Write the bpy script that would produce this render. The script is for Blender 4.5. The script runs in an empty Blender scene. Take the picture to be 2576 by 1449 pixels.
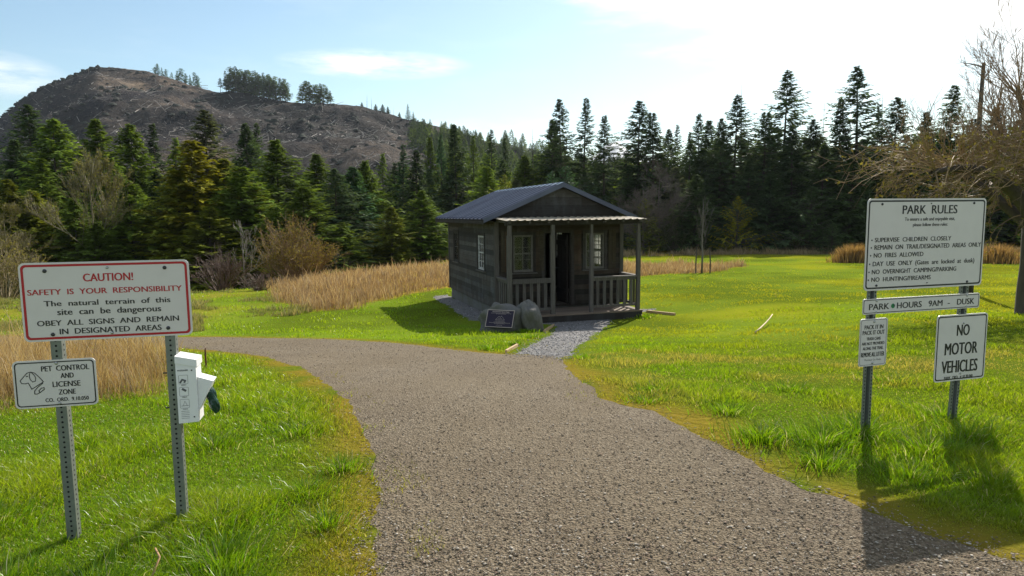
import bpy, bmesh, math, random
import numpy as np
from mathutils import Vector, Matrix
R = math.radians
sc = bpy.context.scene
COL = sc.collection
# ---------------------------------------------------------------- camera, sky, sun, exposure
PITCH, ROLL, FPX, EYE = R(6.29), R(-.6), 1700.0, 1.6      # FPX: focal length in px of a 2576-wide frame
cam = bpy.data.cameras.new('camera'); cam_o = bpy.data.objects.new('camera', cam); COL.objects.link(cam_o)
cam.sensor_width = 36; cam.lens = 36*FPX/2576; cam.clip_start = .05; cam.clip_end = 60000
_c, _s = math.cos(ROLL), math.sin(ROLL)
_f = Vector((0, math.cos(PITCH), -math.sin(PITCH))); _u = Vector((0, math.sin(PITCH), math.cos(PITCH))); _r = Vector((1, 0, 0))
CR, CU = _c*_r + _s*_u, -_s*_r + _c*_u
M = Matrix((CR, CU, -_f)).transposed().to_4x4(); M.translation = (0, 0, EYE)
cam_o.matrix_world = M
sc.camera = cam_o
SUN_AZ, SUN_EL = R(26), R(39)
sun_dir = Vector((math.sin(SUN_AZ)*math.cos(SUN_EL), math.cos(SUN_AZ)*math.cos(SUN_EL), math.sin(SUN_EL)))
sl = bpy.data.lights.new('sun', 'SUN'); sl.energy = 5.0; sl.angle = R(.5); sl.color = (1, .93, .82)
so = bpy.data.objects.new('sun', sl); COL.objects.link(so)
so.rotation_euler = sun_dir.to_track_quat('Z', 'Y').to_euler(); so.location = (20, 30, 60)
sc.view_settings.view_transform = 'Standard'; sc.view_settings.look = 'None'
sc.view_settings.gamma = 1; sc.view_settings.use_curve_mapping = False
sc.view_settings.exposure = 0.5
sc.cycles.use_denoising = True
sc.cycles.max_bounces = 8; sc.cycles.transparent_max_bounces = 16
sc.cycles.sample_clamp_indirect = 6

class NT:
    def __init__(s, nt): s.nt = nt
    def n(s, t, **k):
        o = s.nt.nodes.new(t)
        for a, b in k.items(): setattr(o, a, b)
        return o
    def l(s, a, b): s.nt.links.new(a, b)
    def val(s, sock, v):
        if hasattr(v, 'is_output') or isinstance(v, bpy.types.NodeSocket): s.l(v, sock)
        else: sock.default_value = v
    def math(s, op, a, b=None, clamp=False):
        o = s.n('ShaderNodeMath', operation=op, use_clamp=clamp); s.val(o.inputs[0], a)
        if b is not None: s.val(o.inputs[1], b)
        return o.outputs[0]
    def ramp(s, fac, stops):
        o = s.n('ShaderNodeValToRGB'); s.l(fac, o.inputs[0]); e = o.color_ramp.elements
        while len(e) < len(stops): e.new(.5)
        for q, (p, c) in zip(e, stops): q.position = p; q.color = c if len(c) == 4 else (*c, 1)
        return o.outputs[0]
    def noise(s, vec, scale, detail=4, rough=.55):
        o = s.n('ShaderNodeTexNoise'); o.inputs['Scale'].default_value = scale
        o.inputs['Detail'].default_value = detail; o.inputs['Roughness'].default_value = rough
        if vec is not None: s.l(vec, o.inputs['Vector'])
        return o.outputs['Fac']
    def mix(s, f, a, b, mode='MIX'):
        o = s.n('ShaderNodeMix', data_type='RGBA', blend_type=mode); s.val(o.inputs[0], f)
        for i, v in ((6, a), (7, b)):
            if isinstance(v, tuple): o.inputs[i].default_value = (*v[:3], 1)
            else: s.l(v, o.inputs[i])
        return o.outputs[2]
    def mapping(s, vec, scale=(1, 1, 1), loc=(0, 0, 0)):
        o = s.n('ShaderNodeMapping'); s.l(vec, o.inputs[0]); o.inputs['Scale'].default_value = scale
        o.inputs['Location'].default_value = loc
        return o.outputs[0]
    def coord(s, w='Object'): return s.n('ShaderNodeTexCoord').outputs[w]
    def bump(s, h, strength=.3, dist=.02):
        o = s.n('ShaderNodeBump'); o.inputs['Strength'].default_value = strength
        o.inputs['Distance'].default_value = dist; s.l(h, o.inputs['Height'])
        return o.outputs[0]

w = bpy.data.worlds.new('World'); sc.world = w; w.use_nodes = True
w.node_tree.nodes.clear(); k = NT(w.node_tree)
sky = k.n('ShaderNodeTexSky', sky_type='NISHITA', sun_disc=False)
sky.sun_elevation = SUN_EL; sky.sun_rotation = SUN_AZ; sky.air_density = 1.0; sky.dust_density = .5; sky.ozone_density = .9
bg = k.n('ShaderNodeBackground'); k.l(k.mix(1.0, sky.outputs[0], (.97, 1.07, 1.02), 'MULTIPLY'), bg.inputs[0]); bg.inputs[1].default_value = .10
gen = k.coord('Generated'); sep = k.n('ShaderNodeSeparateXYZ'); k.l(gen, sep.inputs[0])
az = k.math('ARCTAN2', sep.outputs[0], sep.outputs[1]); el = k.math('ARCSINE', sep.outputs[2])
cl_vec = k.n('ShaderNodeCombineXYZ'); k.l(az, cl_vec.inputs[0]); k.l(el, cl_vec.inputs[1])
streak = k.noise(k.mapping(cl_vec.outputs[0], (2.0, 9, 1)), 2.2, 7, .6)
d = k.math('ADD', k.math('SUBTRACT', az, .47), k.math('MULTIPLY', k.math('SUBTRACT', el, .162), 2.3))
d = k.math('ADD', d, k.math('MULTIPLY', k.math('SUBTRACT', streak, .5), .9))
front = k.n('ShaderNodeMapRange', interpolation_type='SMOOTHSTEP'); k.l(d, front.inputs[0])
front.inputs[1].default_value = -.18; front.inputs[2].default_value = .30
far_side = k.n('ShaderNodeMapRange', interpolation_type='SMOOTHSTEP'); k.l(az, far_side.inputs[0])    # the cloud bank ends to the right
far_side.inputs[1].default_value = 1.5; far_side.inputs[2].default_value = .95
low = k.n('ShaderNodeMapRange', interpolation_type='SMOOTHSTEP'); k.l(el, low.inputs[0])
low.inputs[1].default_value = 1.15; low.inputs[2].default_value = .8
m1 = k.math('MULTIPLY', k.math('MULTIPLY', front.outputs[0], far_side.outputs[0]), low.outputs[0])
def wisp(a0, e0, wa, we, gain):
    q = k.math('ADD', k.math('POWER', k.math('DIVIDE', k.math('SUBTRACT', az, a0), wa), 2),
               k.math('POWER', k.math('DIVIDE', k.math('SUBTRACT', el, e0), we), 2))
    g = k.math('SUBTRACT', 1, q, True)
    fine = k.noise(k.mapping(cl_vec.outputs[0], (9, 40, 1), (a0, 0, 0)), 1.6, 6, .6)
    return k.math('MULTIPLY', k.math('MULTIPLY', g, gain), k.math('MULTIPLY', k.math('SUBTRACT', fine, .33), 3, True), True)
m2 = k.math('ADD', wisp(-.19, .208, .14, .022, 1.0), wisp(-.66, .165, .10, .03, .8), True)
m2 = k.math('ADD', m2, wisp(-.02, .12, .16, .02, .3), True)
wide = k.math('MULTIPLY', k.math('SUBTRACT', streak, .5), .35, True)
back = k.n('ShaderNodeMapRange', interpolation_type='SMOOTHSTEP'); k.l(sep.outputs[1], back.inputs[0]); back.inputs[1].default_value = .1; back.inputs[2].default_value = -.5
fill_cloud = k.math('MULTIPLY', k.math('SUBTRACT', k.noise(gen, 2.6, 6, .6), .42), 5, True)      # unseen broken cloud added behind the camera to whiten the ambient light
wide = k.math('ADD', wide, k.math('MULTIPLY', k.math('MULTIPLY', back.outputs[0], fill_cloud), .6), True)
mask = k.math('ADD', k.math('ADD', m1, m2, True), wide, True)
cb = k.n('ShaderNodeBackground'); cb.inputs[0].default_value = (1, .985, .96, 1); cb.inputs[1].default_value = 1.0
ms = k.n('ShaderNodeMixShader'); k.l(k.math('MULTIPLY', mask, .94), ms.inputs[0]); k.l(bg.outputs[0], ms.inputs[1]); k.l(cb.outputs[0], ms.inputs[2])
wo = k.n('ShaderNodeOutputWorld'); k.l(ms.outputs[0], wo.inputs[0])

# ---------------------------------------------------------------- helpers
def tag(o, label=None, cat=None, group=None, kind=None):
    if label: o['label'] = label
    if cat: o['category'] = cat
    if group: o['group'] = group
    if kind: o['kind'] = kind
    return o
def link(name, me, parent=None):
    o = bpy.data.objects.new(name, me); COL.objects.link(o)
    if parent is not None: o.parent = parent
    return o
def empty(name, loc, rz=0, **kw):
    o = bpy.data.objects.new(name, None); COL.objects.link(o); o.empty_display_size = .2
    o.location = loc; o.rotation_euler = (0, 0, rz); tag(o, **kw)
    return o
def np_mesh(name, V, F, mats, cols=None, smooth=False, mi=None):
    """V (n,3); F list of arrays (each m x k) ; cols (n,3)"""
    me = bpy.data.meshes.new(name); V = np.asarray(V, np.float32)
    me.vertices.add(len(V)); me.vertices.foreach_set('co', V.ravel())
    F = [np.asarray(f, np.int32) for f in F if len(f)]
    loops = np.concatenate([f.ravel() for f in F]); cnt = np.concatenate([np.full(len(f), f.shape[1], np.int32) for f in F])
    me.loops.add(len(loops)); me.loops.foreach_set('vertex_index', loops)
    me.polygons.add(len(cnt)); st = np.zeros(len(cnt), np.int32); st[1:] = np.cumsum(cnt)[:-1]
    me.polygons.foreach_set('loop_start', st)
    if smooth: me.polygons.foreach_set('use_smooth', np.ones(len(cnt), bool))
    for m in (mats if isinstance(mats, (list, tuple)) else [mats]): me.materials.append(m)
    if mi is not None: me.polygons.foreach_set('material_index', np.asarray(mi, np.int32))
    if cols is not None:
        a = me.color_attributes.new('col', 'FLOAT_COLOR', 'POINT')
        c = np.ones((len(V), 4), np.float32); c[:, :3] = cols; a.data.foreach_set('color', c.ravel())
    me.update(calc_edges=True)
    return me
class MB:
    def __init__(s): s.v = []; s.f = []; s.m = []; s.c = []
    def add(s, vs, fs, m=0, c=(1, 1, 1)):
        b = len(s.v); s.v += [tuple(q) for q in vs]; s.c += [c]*len(vs)
        s.f += [tuple(b+i for i in f) for f in fs]; s.m += [m]*len(fs)
    def box(s, x0, x1, y0, y1, z0, z1, m=0, c=(1, 1, 1)):
        s.add([(x0, y0, z0), (x1, y0, z0), (x1, y1, z0), (x0, y1, z0), (x0, y0, z1), (x1, y0, z1), (x1, y1, z1), (x0, y1, z1)],
              [(3, 2, 1, 0), (4, 5, 6, 7), (0, 1, 5, 4), (1, 2, 6, 5), (2, 3, 7, 6), (3, 0, 4, 7)], m, c)
    def beam(s, a, b, wx, wz, m=0, c=(1, 1, 1), up=(0, 0, 1), taper=1):
        a, b = Vector(a), Vector(b); d = (b-a).normalized(); up = Vector(up)
        if abs(d.dot(up)) > .98: up = Vector((0, 1, 0))
        x = d.cross(up).normalized(); z = x.cross(d)
        vs = []
        for p, t in ((a, 1), (b, taper)):
            for i, j in ((-1, -1), (1, -1), (1, 1), (-1, 1)): vs.append(p + x*i*wx*t/2 + z*j*wz*t/2)
        s.add(vs, [(3, 2, 1, 0), (4, 5, 6, 7), (0, 1, 5, 4), (1, 2, 6, 5), (2, 3, 7, 6), (3, 0, 4, 7)], m, c)
    def prism(s, poly, y0, y1, m=0, c=(1, 1, 1), axis='y'):
        n = len(poly); mk = (lambda p, y: (p[0], y, p[1])) if axis == 'y' else (lambda p, y: (y, p[0], p[1]))
        vs = [mk(p, y0) for p in poly] + [mk(p, y1) for p in poly]
        fs = [tuple(range(n)), tuple(range(2*n-1, n-1, -1))] + [(i, i+n, (i+1) % n+n, (i+1) % n) for i in range(n)]
        s.add(vs, fs, m, c)
    def tube(s, pts, rad, n=6, m=0, c=(1, 1, 1), cap=True):
        pts = [Vector(p) for p in pts]; b = len(s.v)
        if not hasattr(rad, '__len__'): rad = [rad]*len(pts)
        pd = None
        for i, p in enumerate(pts):
            d = (pts[min(i+1, len(pts)-1)] - pts[max(i-1, 0)]).normalized()
            if pd is None: x = d.orthogonal().normalized()
            else: x = (x - d*x.dot(d)).normalized()
            pd = d; y = d.cross(x)
            for q in range(n):
                t = 2*math.pi*q/n; s.v.append(tuple(p + (x*math.cos(t)+y*math.sin(t))*rad[i])); s.c.append(c)
        for i in range(len(pts)-1):
            for q in range(n):
                s.f.append((b+i*n+q, b+i*n+(q+1) % n, b+(i+1)*n+(q+1) % n, b+(i+1)*n+q)); s.m.append(m)
        if cap:
            s.f.append(tuple(b+q for q in range(n-1, -1, -1))); s.f.append(tuple(b+(len(pts)-1)*n+q for q in range(n))); s.m += [m, m]
    def mesh(s, name, mats, smooth=False):
        me = bpy.data.meshes.new(name); me.from_pydata(s.v, [], s.f)
        for mm in (mats if isinstance(mats, (list, tuple)) else [mats]): me.materials.append(mm)
        me.polygons.foreach_set('material_index', s.m)
        a = me.color_attributes.new('col', 'FLOAT_COLOR', 'POINT'); c = np.ones((len(s.v), 4), np.float32)
        if s.v: c[:, :3] = s.c
        a.data.foreach_set('color', c.ravel())
        if smooth: me.polygons.foreach_set('use_smooth', [True]*len(s.f))
        me.update(); return me
    def build(s, name, mats, parent=None, smooth=False, **kw):
        return tag(link(name, s.mesh(name, mats, smooth), parent), **kw)

rng = np.random.default_rng(7); rnd = random.Random(5)
def ss(a, b, x):
    t = np.clip((np.asarray(x, float)-a)/(b-a), 0, 1); return t*t*(3-2*t)
def _hash(i, j, s):
    h = (i*374761393 + j*668265263 + s*1274126177) & 0xffffffff
    h = ((h ^ (h >> 13))*1103515245) & 0xffffffff
    return ((h ^ (h >> 16)) & 0xffff)/65535.0
def vnoise(x, y, s=0):
    x = np.asarray(x, float); y = np.asarray(y, float)
    i = np.floor(x).astype(np.int64); j = np.floor(y).astype(np.int64); u = x-i; v = y-j
    u = u*u*(3-2*u); v = v*v*(3-2*v)
    a, b, c, d_ = _hash(i, j, s), _hash(i+1, j, s), _hash(i, j+1, s), _hash(i+1, j+1, s)
    return (a*(1-u)+b*u)*(1-v) + (c*(1-u)+d_*u)*v
def fbm(x, y, s=0, o=3):
    t = 0; a = 1; n = 0
    for q in range(o): t = t + a*vnoise(x*2**q, y*2**q, s+q*17); n += a; a *= .5
    return t/n
# ---- terrain
KY = [-60, 3, 6, 8, 11, 14, 17, 24, 30, 40, 55, 80, 150, 6000]
KC = [.2, 0, -.03, -.25, -.6, -.97, -1.28, -1.36, -1.45, -1.6, -1.9, -2.3, -3, -3]
KR = [.2, 0, -.02, -.12, -.35, -.6, -.83, -1.2, -1.4, -1.6, -1.9, -2.3, -3, -3]
def gz(x, y):
    x = np.asarray(x, float); y = np.asarray(y, float)
    c = sum(np.interp(y+o, KY, KC) for o in (-1, -.5, 0, .5, 1))/5
    r_ = sum(np.interp(y+o, KY, KR) for o in (-1, -.5, 0, .5, 1))/5
    t = ss(3., 9., x); z = c*(1-t)+r_*t
    z = z - ss(22, 44, y)*np.minimum(.0055*np.minimum(x, 0)**2, 2.4)
    return z + .03*(fbm(x*.9, y*.9, 3)-.5)*ss(.3, 1.2, np.abs(x)+np.abs(y)*.05) + .18*(fbm(x*.13, y*.13, 9)-.5)*ss(18, 40, y)
def gzf(x, y): return float(gz(x, y))
def ray(px, py):
    d_ = _f + CR*((px-1288)/FPX) - CU*((py-724.5)/FPX); return d_/d_[1]
def at(px, py, Y):          # world point seen at (px,py) of the 2576-wide frame at distance Y
    d_ = ray(px, py); return Vector((d_[0]*Y, Y, EYE+d_[2]*Y))
def onground(px, Y):
    d_ = ray(px, 700); return Vector((d_[0]*Y, Y, gzf(d_[0]*Y, Y)))
# ---- outlines on the ground (metres)
PATH = [(-.55, -2.), (-.6, 1.5), (-.65, 2.86), (-.76, 3.11), (-.79, 3.47), (-.82, 3.78), (-1., 4.23), (-1.12, 4.72), (-1.28, 5.22), (-1.53, 5.9), (-2.05, 6.96), (-2.8, 8.5),
        (-3.73, 9.76), (-4.68, 10.74), (-5.36, 11.22), (-5.9, 11.63), (-6.88, 12.13), (-9, 12.9), (-13, 13.6), (-20, 13.6), (-20, 16), (-13, 16), (-9, 15.0), (-7.52, 14.84), (-6.39, 14.69), (-5.01, 14.26), (-3.76, 13.73),
        (-2.51, 12.74), (-1.61, 11.77), (-.89, 10.65), (-.35, 10.0), (0, 9.8), (.55, 9.5), (.69, 8.89), (.67, 7.97), (.77, 6.78), (.86, 5.95), (1.04, 5.56), (1.17, 5.42),
        (1.33, 5.12), (1.43, 4.72), (1.54, 4.46), (1.64, 4.03), (1.75, 3.77), (1.93, 3.55), (2.16, 3.17), (2.36, 2.97), (2.9, 2.4), (3.6, 1.6), (4.5, -2)]
SPUR = [(-.02, 9.55), (.02, 9.9), (.36, 12.08), (.75, 14.2), (1.0, 15.86), (1.1, 17.3), (.2, 17.55), (-.35, 18.1), (-1.2, 18.3), (-1.9, 21), (-3.0, 24.6), (-2.4, 24.9), (-.4, 18.9), (3.9, 20.2), (4.5, 19.9), (3.4, 19.1), (2.81, 18.45), (1.82, 14.46), (1.04, 10.79), (.85, 9.2), (.6, 8.7)]
def sdist(x, y, poly):
    x = np.asarray(x, float); y = np.asarray(y, float); P = np.array(poly); d2 = np.full(x.shape, 1e9); ins = np.zeros(x.shape, bool)
    for a, b in zip(P, np.roll(P, -1, 0)):
        e = b-a; t = np.clip(((x-a[0])*e[0]+(y-a[1])*e[1])/(e@e+1e-12), 0, 1)
        d2 = np.minimum(d2, (x-a[0]-t*e[0])**2+(y-a[1]-t*e[1])**2)
        cnd = (a[1] > y) != (b[1] > y)
        with np.errstate(all='ignore'): ins ^= cnd & (x < (b[0]-a[0])*(y-a[1])/(b[1]-a[1]+1e-12)+a[0])
    return np.where(ins, -1, 1)*np.sqrt(d2)
def sd_path(x, y): return sdist(x, y, PATH) + .16*(fbm(x*2.2, y*2.2, 21)-.5) + .10*(fbm(x*9, y*9, 22, 2)-.5)
def sd_spur(x, y): return sdist(x, y, SPUR) + .24*(fbm(x*2.5, y*2.5, 31)-.5) + .12*(fbm(x*9, y*9, 32, 2)-.5)
CAB = Vector((-.438, 18.42, -1.016)); CYAW = R(17.4)
def cab_uv(x, y):
    dx, dy = x-CAB.x, y-CAB.y; c, s = math.cos(CYAW), math.sin(CYAW); return dx*c+dy*s, -dx*s+dy*c

# ---------------------------------------------------------------- materials
def mat(name):
    m = bpy.data.materials.new(name); m.use_nodes = True; m.node_tree.nodes.clear(); q = NT(m.node_tree)
    out = q.n('ShaderNodeOutputMaterial'); return m, q, out
def princ(name, colf, rough=.6, metal=0, bumpf=None, spec=.5, coat=0):
    m, q, out = mat(name); p = q.n('ShaderNodeBsdfPrincipled'); q.l(p.outputs[0], out.inputs[0])
    c = colf(q) if callable(colf) else colf
    if isinstance(c, tuple): p.inputs['Base Color'].default_value = (*c[:3], 1)
    else: q.l(c, p.inputs['Base Color'])
    if callable(rough): q.l(rough(q), p.inputs['Roughness'])
    else: p.inputs['Roughness'].default_value = rough
    p.inputs['Metallic'].default_value = metal; p.inputs['Specular IOR Level'].default_value = spec
    if bumpf: q.l(bumpf(q), p.inputs['Normal'])
    return m
def attr(q, n='col'): return q.n('ShaderNodeAttribute', attribute_name=n).outputs['Color']
def leafy(name, use_obj=False, trans=.45, gloss=.06, rough=.4, var=0.):
    m, q, out = mat(name)
    c = attr(q)
    if use_obj: c = q.mix(1.0, c, q.n('ShaderNodeObjectInfo').outputs['Color'], 'MULTIPLY')
    df = q.n('ShaderNodeBsdfDiffuse'); tr = q.n('ShaderNodeBsdfTranslucent'); gl = q.n('ShaderNodeBsdfGlossy'); gl.inputs['Roughness'].default_value = rough
    q.l(c, df.inputs[0]); 
    tc = q.mix(1.0, c, (1.1, 1.05, .55), 'MULTIPLY'); q.l(tc, tr.inputs[0])
    a = q.n('ShaderNodeMixShader'); a.inputs[0].default_value = trans; q.l(df.outputs[0], a.inputs[1]); q.l(tr.outputs[0], a.inputs[2])
    b = q.n('ShaderNodeMixShader'); b.inputs[0].default_value = gloss; q.l(a.outputs[0], b.inputs[1]); q.l(gl.outputs[0], b.inputs[2])
    q.l(b.outputs[0], out.inputs[0]); return m
M_grass = leafy('grass_blades', trans=.6, gloss=.022, rough=.3)
M_dry = leafy('dry_grass_stalks', trans=.4, gloss=.05, rough=.5)
M_needle = leafy('conifer_needles', use_obj=True, trans=.45, gloss=.015, rough=.5)
M_bark = princ('bark', lambda q: q.mix(q.noise(q.mapping(q.coord(), (6, 6, 1.2)), 3), (.035, .028, .022), (.11, .09, .07)), .9,
               bumpf=lambda q: q.bump(q.noise(q.mapping(q.coord(), (8, 8, 1.5)), 4), .6, .03))
M_twig = princ('twig_bark', lambda q: q.mix(1.0, attr(q), q.n('ShaderNodeObjectInfo').outputs['Color'], 'MULTIPLY'), .7)
def ground_col(q):
    c = q.coord()
    base = q.mix(q.noise(c, 1.1, 5), (.060, .105, .010), (.115, .150, .014))
    fine = q.noise(c, 22, 4)
    base = q.mix(q.math('MULTIPLY', fine, .75), base, (.12, .125, .026))
    return q.mix(1.0, base, attr(q), 'MULTIPLY')
M_ground = princ('lawn_soil', ground_col, 1., bumpf=lambda q: q.bump(q.noise(q.coord(), 14, 5), .9, .05), spec=.0)
def gravel_col(a, b, c_, big=1.):
    def f(q):
        c = q.coord()
        v = q.n('ShaderNodeTexVoronoi'); v.inputs['Scale'].default_value = 75*big; q.l(c, v.inputs['Vector'])
        sep_ = q.n('ShaderNodeSeparateColor'); q.l(v.outputs['Color'], sep_.inputs[0])
        st = q.ramp(sep_.outputs[0], [(0, a), (.55, b), (1, c_)])
        fine = q.noise(c, 240*big, 3)
        st = q.mix(q.math('MULTIPLY', fine, .6), st, a); trk = q.noise(q.mapping(c, (1, .35, 1)), 1.3, 5)
        st = q.mix(q.ramp(trk, [(.35, (.55, .55, .55)), (.65, (0, 0, 0))]), st, (b[0]*1.06, b[1]*1.04, b[2]*.95))
        return q.mix(q.ramp(q.noise(c, .9, 5), [(.3, (0, 0, 0)), (.75, (.55, .55, .55))]), st, (a[0]*1.15, a[1]*1.1, a[2]*1.0))
    return f
def gravel_bump(big=1.):
    def f(q):
        v = q.n('ShaderNodeTexVoronoi'); v.inputs['Scale'].default_value = 75*big; q.l(q.coord(), v.inputs['Vector'])
        return q.bump(q.math('ADD', v.outputs['Distance'], q.noise(q.coord(), 35, 4)), .9, .014/big)
    return f
M_path = princ('brown_gravel', gravel_col((.098, .076, .050), (.180, .144, .098), (.36, .305, .225)), .9, bumpf=gravel_bump(), spec=.2)
M_spur = princ('grey_gravel', gravel_col((.12, .115, .115), (.25, .245, .25), (.46, .45, .45), .5), .9, bumpf=gravel_bump(.5), spec=.2)
M_stone = princ('loose_stone', lambda q: q.mix(q.noise(q.coord(), 40, 3), attr(q), (.6, .6, .6), 'MULTIPLY'), .95, spec=.08)
def wood_col(dark=1.):
    def f(q):
        c = q.coord()
        g = q.noise(q.mapping(c, (2.2, 2.2, 26)), 2.0, 6, .65); s_ = q.noise(c, 2.3, 4)
        w_ = q.ramp(g, [(.25, (.060*dark, .052*dark, .047*dark)), (.55, (.135*dark, .120*dark, .108*dark)), (.8, (.22*dark, .205*dark, .19*dark))])
        w_ = q.mix(q.ramp(s_, [(.4, (0, 0, 0)), (.7, (.8, .8, .8))]), w_, (.085*dark, .060*dark, .042*dark)); w_ = q.mix(q.ramp(q.noise(q.mapping(c, (3, 3, 1.1)), 1.1, 5), [(.52, (0, 0, 0)), (.68, (.6, .6, .6))]), w_, (.21*dark, .205*dark, .195*dark))
        return q.mix(1.0, w_, attr(q), 'MULTIPLY')
    return f
def wood_bump(q): return q.bump(q.noise(q.mapping(q.coord(), (2.5, 2.5, 30)), 2.5, 6), .5, .008)
M_wood = princ('weathered_boards', wood_col(.44), .8, bumpf=wood_bump, spec=.3)
def post_col(q):
    g = q.noise(q.mapping(q.coord(), (26, 26, 1.6)), 2, 6, .65)
    return q.mix(1.0, q.ramp(g, [(.25, (.055, .049, .044)), (.6, (.12, .109, .098)), (.85, (.20, .19, .175))]), attr(q), 'MULTIPLY')
M_post = princ('weathered_post', post_col, .8, spec=.3, bumpf=lambda q: q.bump(q.noise(q.mapping(q.coord(), (30, 30, 2)), 2.5, 6), .5, .006))
M_deck = princ('deck_boards', lambda q: q.mix(1.0, q.ramp(q.noise(q.mapping(q.coord(), (1.5, 22, 22)), 2, 6), [(.3, (.11, .085, .065)), (.75, (.25, .205, .165))]), attr(q), 'MULTIPLY'), .8)
M_roof = princ('dark_blue_metal', lambda q: q.mix(q.noise(q.mapping(q.coord(), (.35, 7, .35)), 1.6, 5), (.016, .021, .046), (.125, .140, .20)), lambda q: q.math('ADD', .36, q.math('MULTIPLY', q.noise(q.coord(), 3, 4), .2)), metal=.15, spec=.5)
M_cap = princ('pale_blue_metal', (.075, .14, .20), .35, metal=.3)
M_galv_roof = princ('tan_metal_sheet', lambda q: q.mix(q.noise(q.coord(), 4, 5), (.40, .34, .25), (.54, .48, .38)), .5, metal=.2)
M_white_paint = princ('flaking_white_paint', lambda q: q.mix(q.ramp(q.noise(q.coord(), 18, 5), [(.35, (0, 0, 0)), (.6, (1, 1, 1))]), (.20, .19, .18), (.55, .55, .56)), .6)
M_dim_paint = princ('old_cream_paint', lambda q: q.mix(q.noise(q.coord(), 14, 5), (.05, .045, .038), (.17, .155, .135)), .7)
M_dark = princ('dark_interior', (.03, .027, .024), .9)
def glass_mat(name='dusty_glass', dirt=.5):
    m, q, out = mat(name); tr = q.n('ShaderNodeBsdfTransparent'); gl = q.n('ShaderNodeBsdfGlossy'); gl.inputs['Roughness'].default_value = .08
    tl = q.n('ShaderNodeBsdfTranslucent'); tl.inputs[0].default_value = (.8, .8, .78, 1); df = q.n('ShaderNodeBsdfDiffuse'); df.inputs[0].default_value = (.5, .5, .5, 1)
    dust = q.math('MULTIPLY', q.noise(q.coord(), 5, 5), dirt)
    a = q.n('ShaderNodeMixShader'); q.l(dust, a.inputs[0]); q.l(tr.outputs[0], a.inputs[1]); q.l(tl.outputs[0], a.inputs[2])
    fr = q.n('ShaderNodeFresnel'); b = q.n('ShaderNodeMixShader'); q.l(fr.outputs[0], b.inputs[0]); q.l(a.outputs[0], b.inputs[1]); q.l(gl.outputs[0], b.inputs[2])
    q.l(b.outputs[0], out.inputs[0]); return m
M_glass = glass_mat(dirt=.35); M_glass_dirty = glass_mat('grimy_glass', 1.9)
M_sign = princ('sign_sheeting', lambda q: q.mix(q.ramp(q.noise(q.coord(), 9, 6), [(.45, (0, 0, 0)), (.8, (.35, .35, .35))]), (.66, .618, .60), (.55, .51, .49)), .45)
M_sign_back = princ('sign_aluminium', (.55, .55, .55), .4, metal=.8)
M_red = princ('sign_red', (.42, .008, .015), .5)
M_black = princ('sign_black', (.012, .012, .013), .5)
M_galv = princ('galvanised_steel', lambda q: q.mix(q.noise(q.coord(), 30, 4), (.13, .145, .135), (.25, .265, .25)), .42, metal=.35)
M_bolt = princ('zinc_bolt', (.42, .42, .42), .35, metal=.8)
M_bolt_dark = princ('dark_bolt', (.05, .05, .055), .5, metal=.4)
M_hole = princ('hole_dark', (.004, .004, .004), .9)
M_white = princ('white_plastic', lambda q: q.mix(q.noise(q.coord(), 12, 4), (.80, .80, .80), (.72, .72, .73)), .4)
M_ink = princ('grey_ink', (.10, .10, .11), .6)
M_bag = princ('green_bag', lambda q: q.mix(q.noise(q.coord(), 30, 3), (.004, .03, .022), (.012, .06, .045)), .3)
M_green_dot = princ('green_sticker', lambda q: q.mix(q.math('GREATER_THAN', q.noise(q.coord(), 60, 2), .52), (.01, .20, .06), (.01, .06, .04)), .5)
M_rock = princ('granite', lambda q: q.mix(q.ramp(q.noise(q.coord(), 2.2, 6), [(.42, (0, 0, 0)), (.68, (.8, .8, .8))]), q.mix(q.noise(q.coord(), 26, 5), (.075, .073, .067), (.17, .165, .155)), (.075, .075, .04)), .9,
               bumpf=lambda q: q.bump(q.math('ADD', q.noise(q.coord(), 5, 6), q.math('MULTIPLY', q.noise(q.coord(), 30, 4), .3)), .8, .05))
M_bronze = princ('dark_bronze', (.020, .014, .030), .5, metal=.4)
M_bronze_edge = princ('worn_bronze', (.42, .36, .30), .4, metal=.6)
M_rust = princ('rusty_iron', (.13, .045, .02), .8)
M_timber = princ('edging_timber', lambda q: q.mix(q.noise(q.coord(), 8, 4), (.34, .21, .10), (.55, .40, .22)), .8)
def hill_col(q):
    c = q.coord()
    a = q.noise(c, .022, 7, .62); b = q.noise(c, .16, 6, .7); e = q.noise(q.mapping(c, (1, 1, 1.6)), .7, 5, .7)
    base = q.ramp(a, [(.37, (.022, .021, .028)), (.47, (.050, .043, .043)), (.57, (.100, .082, .070)), (.70, (.17, .142, .118))])
    base = q.mix(q.ramp(b, [(.36, (.9, .9, .9)), (.50, (0, 0, 0))]), base, (.030, .028, .034))
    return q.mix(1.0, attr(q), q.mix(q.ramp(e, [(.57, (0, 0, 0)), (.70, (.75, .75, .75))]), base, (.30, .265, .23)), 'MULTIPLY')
M_hill = princ('logged_hillside', hill_col, .95, spec=.1, bumpf=lambda q: q.bump(q.noise(q.coord(), .35, 6, .7), 1., 2.5))
M_log = princ('bleached_log', lambda q: attr(q), .9, spec=.1)
M_mount = princ('far_mountain', lambda q: q.mix(q.ramp(q.noise(q.coord(), .010, 6), [(.40, (0, 0, 0)), (.56, (1, 1, 1))]), (.16, .16, .16), (.80, .80, .80)), .9, spec=.1)
M_ridge = princ('far_ridge', (.045, .060, .035), .9, spec=.1)

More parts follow.
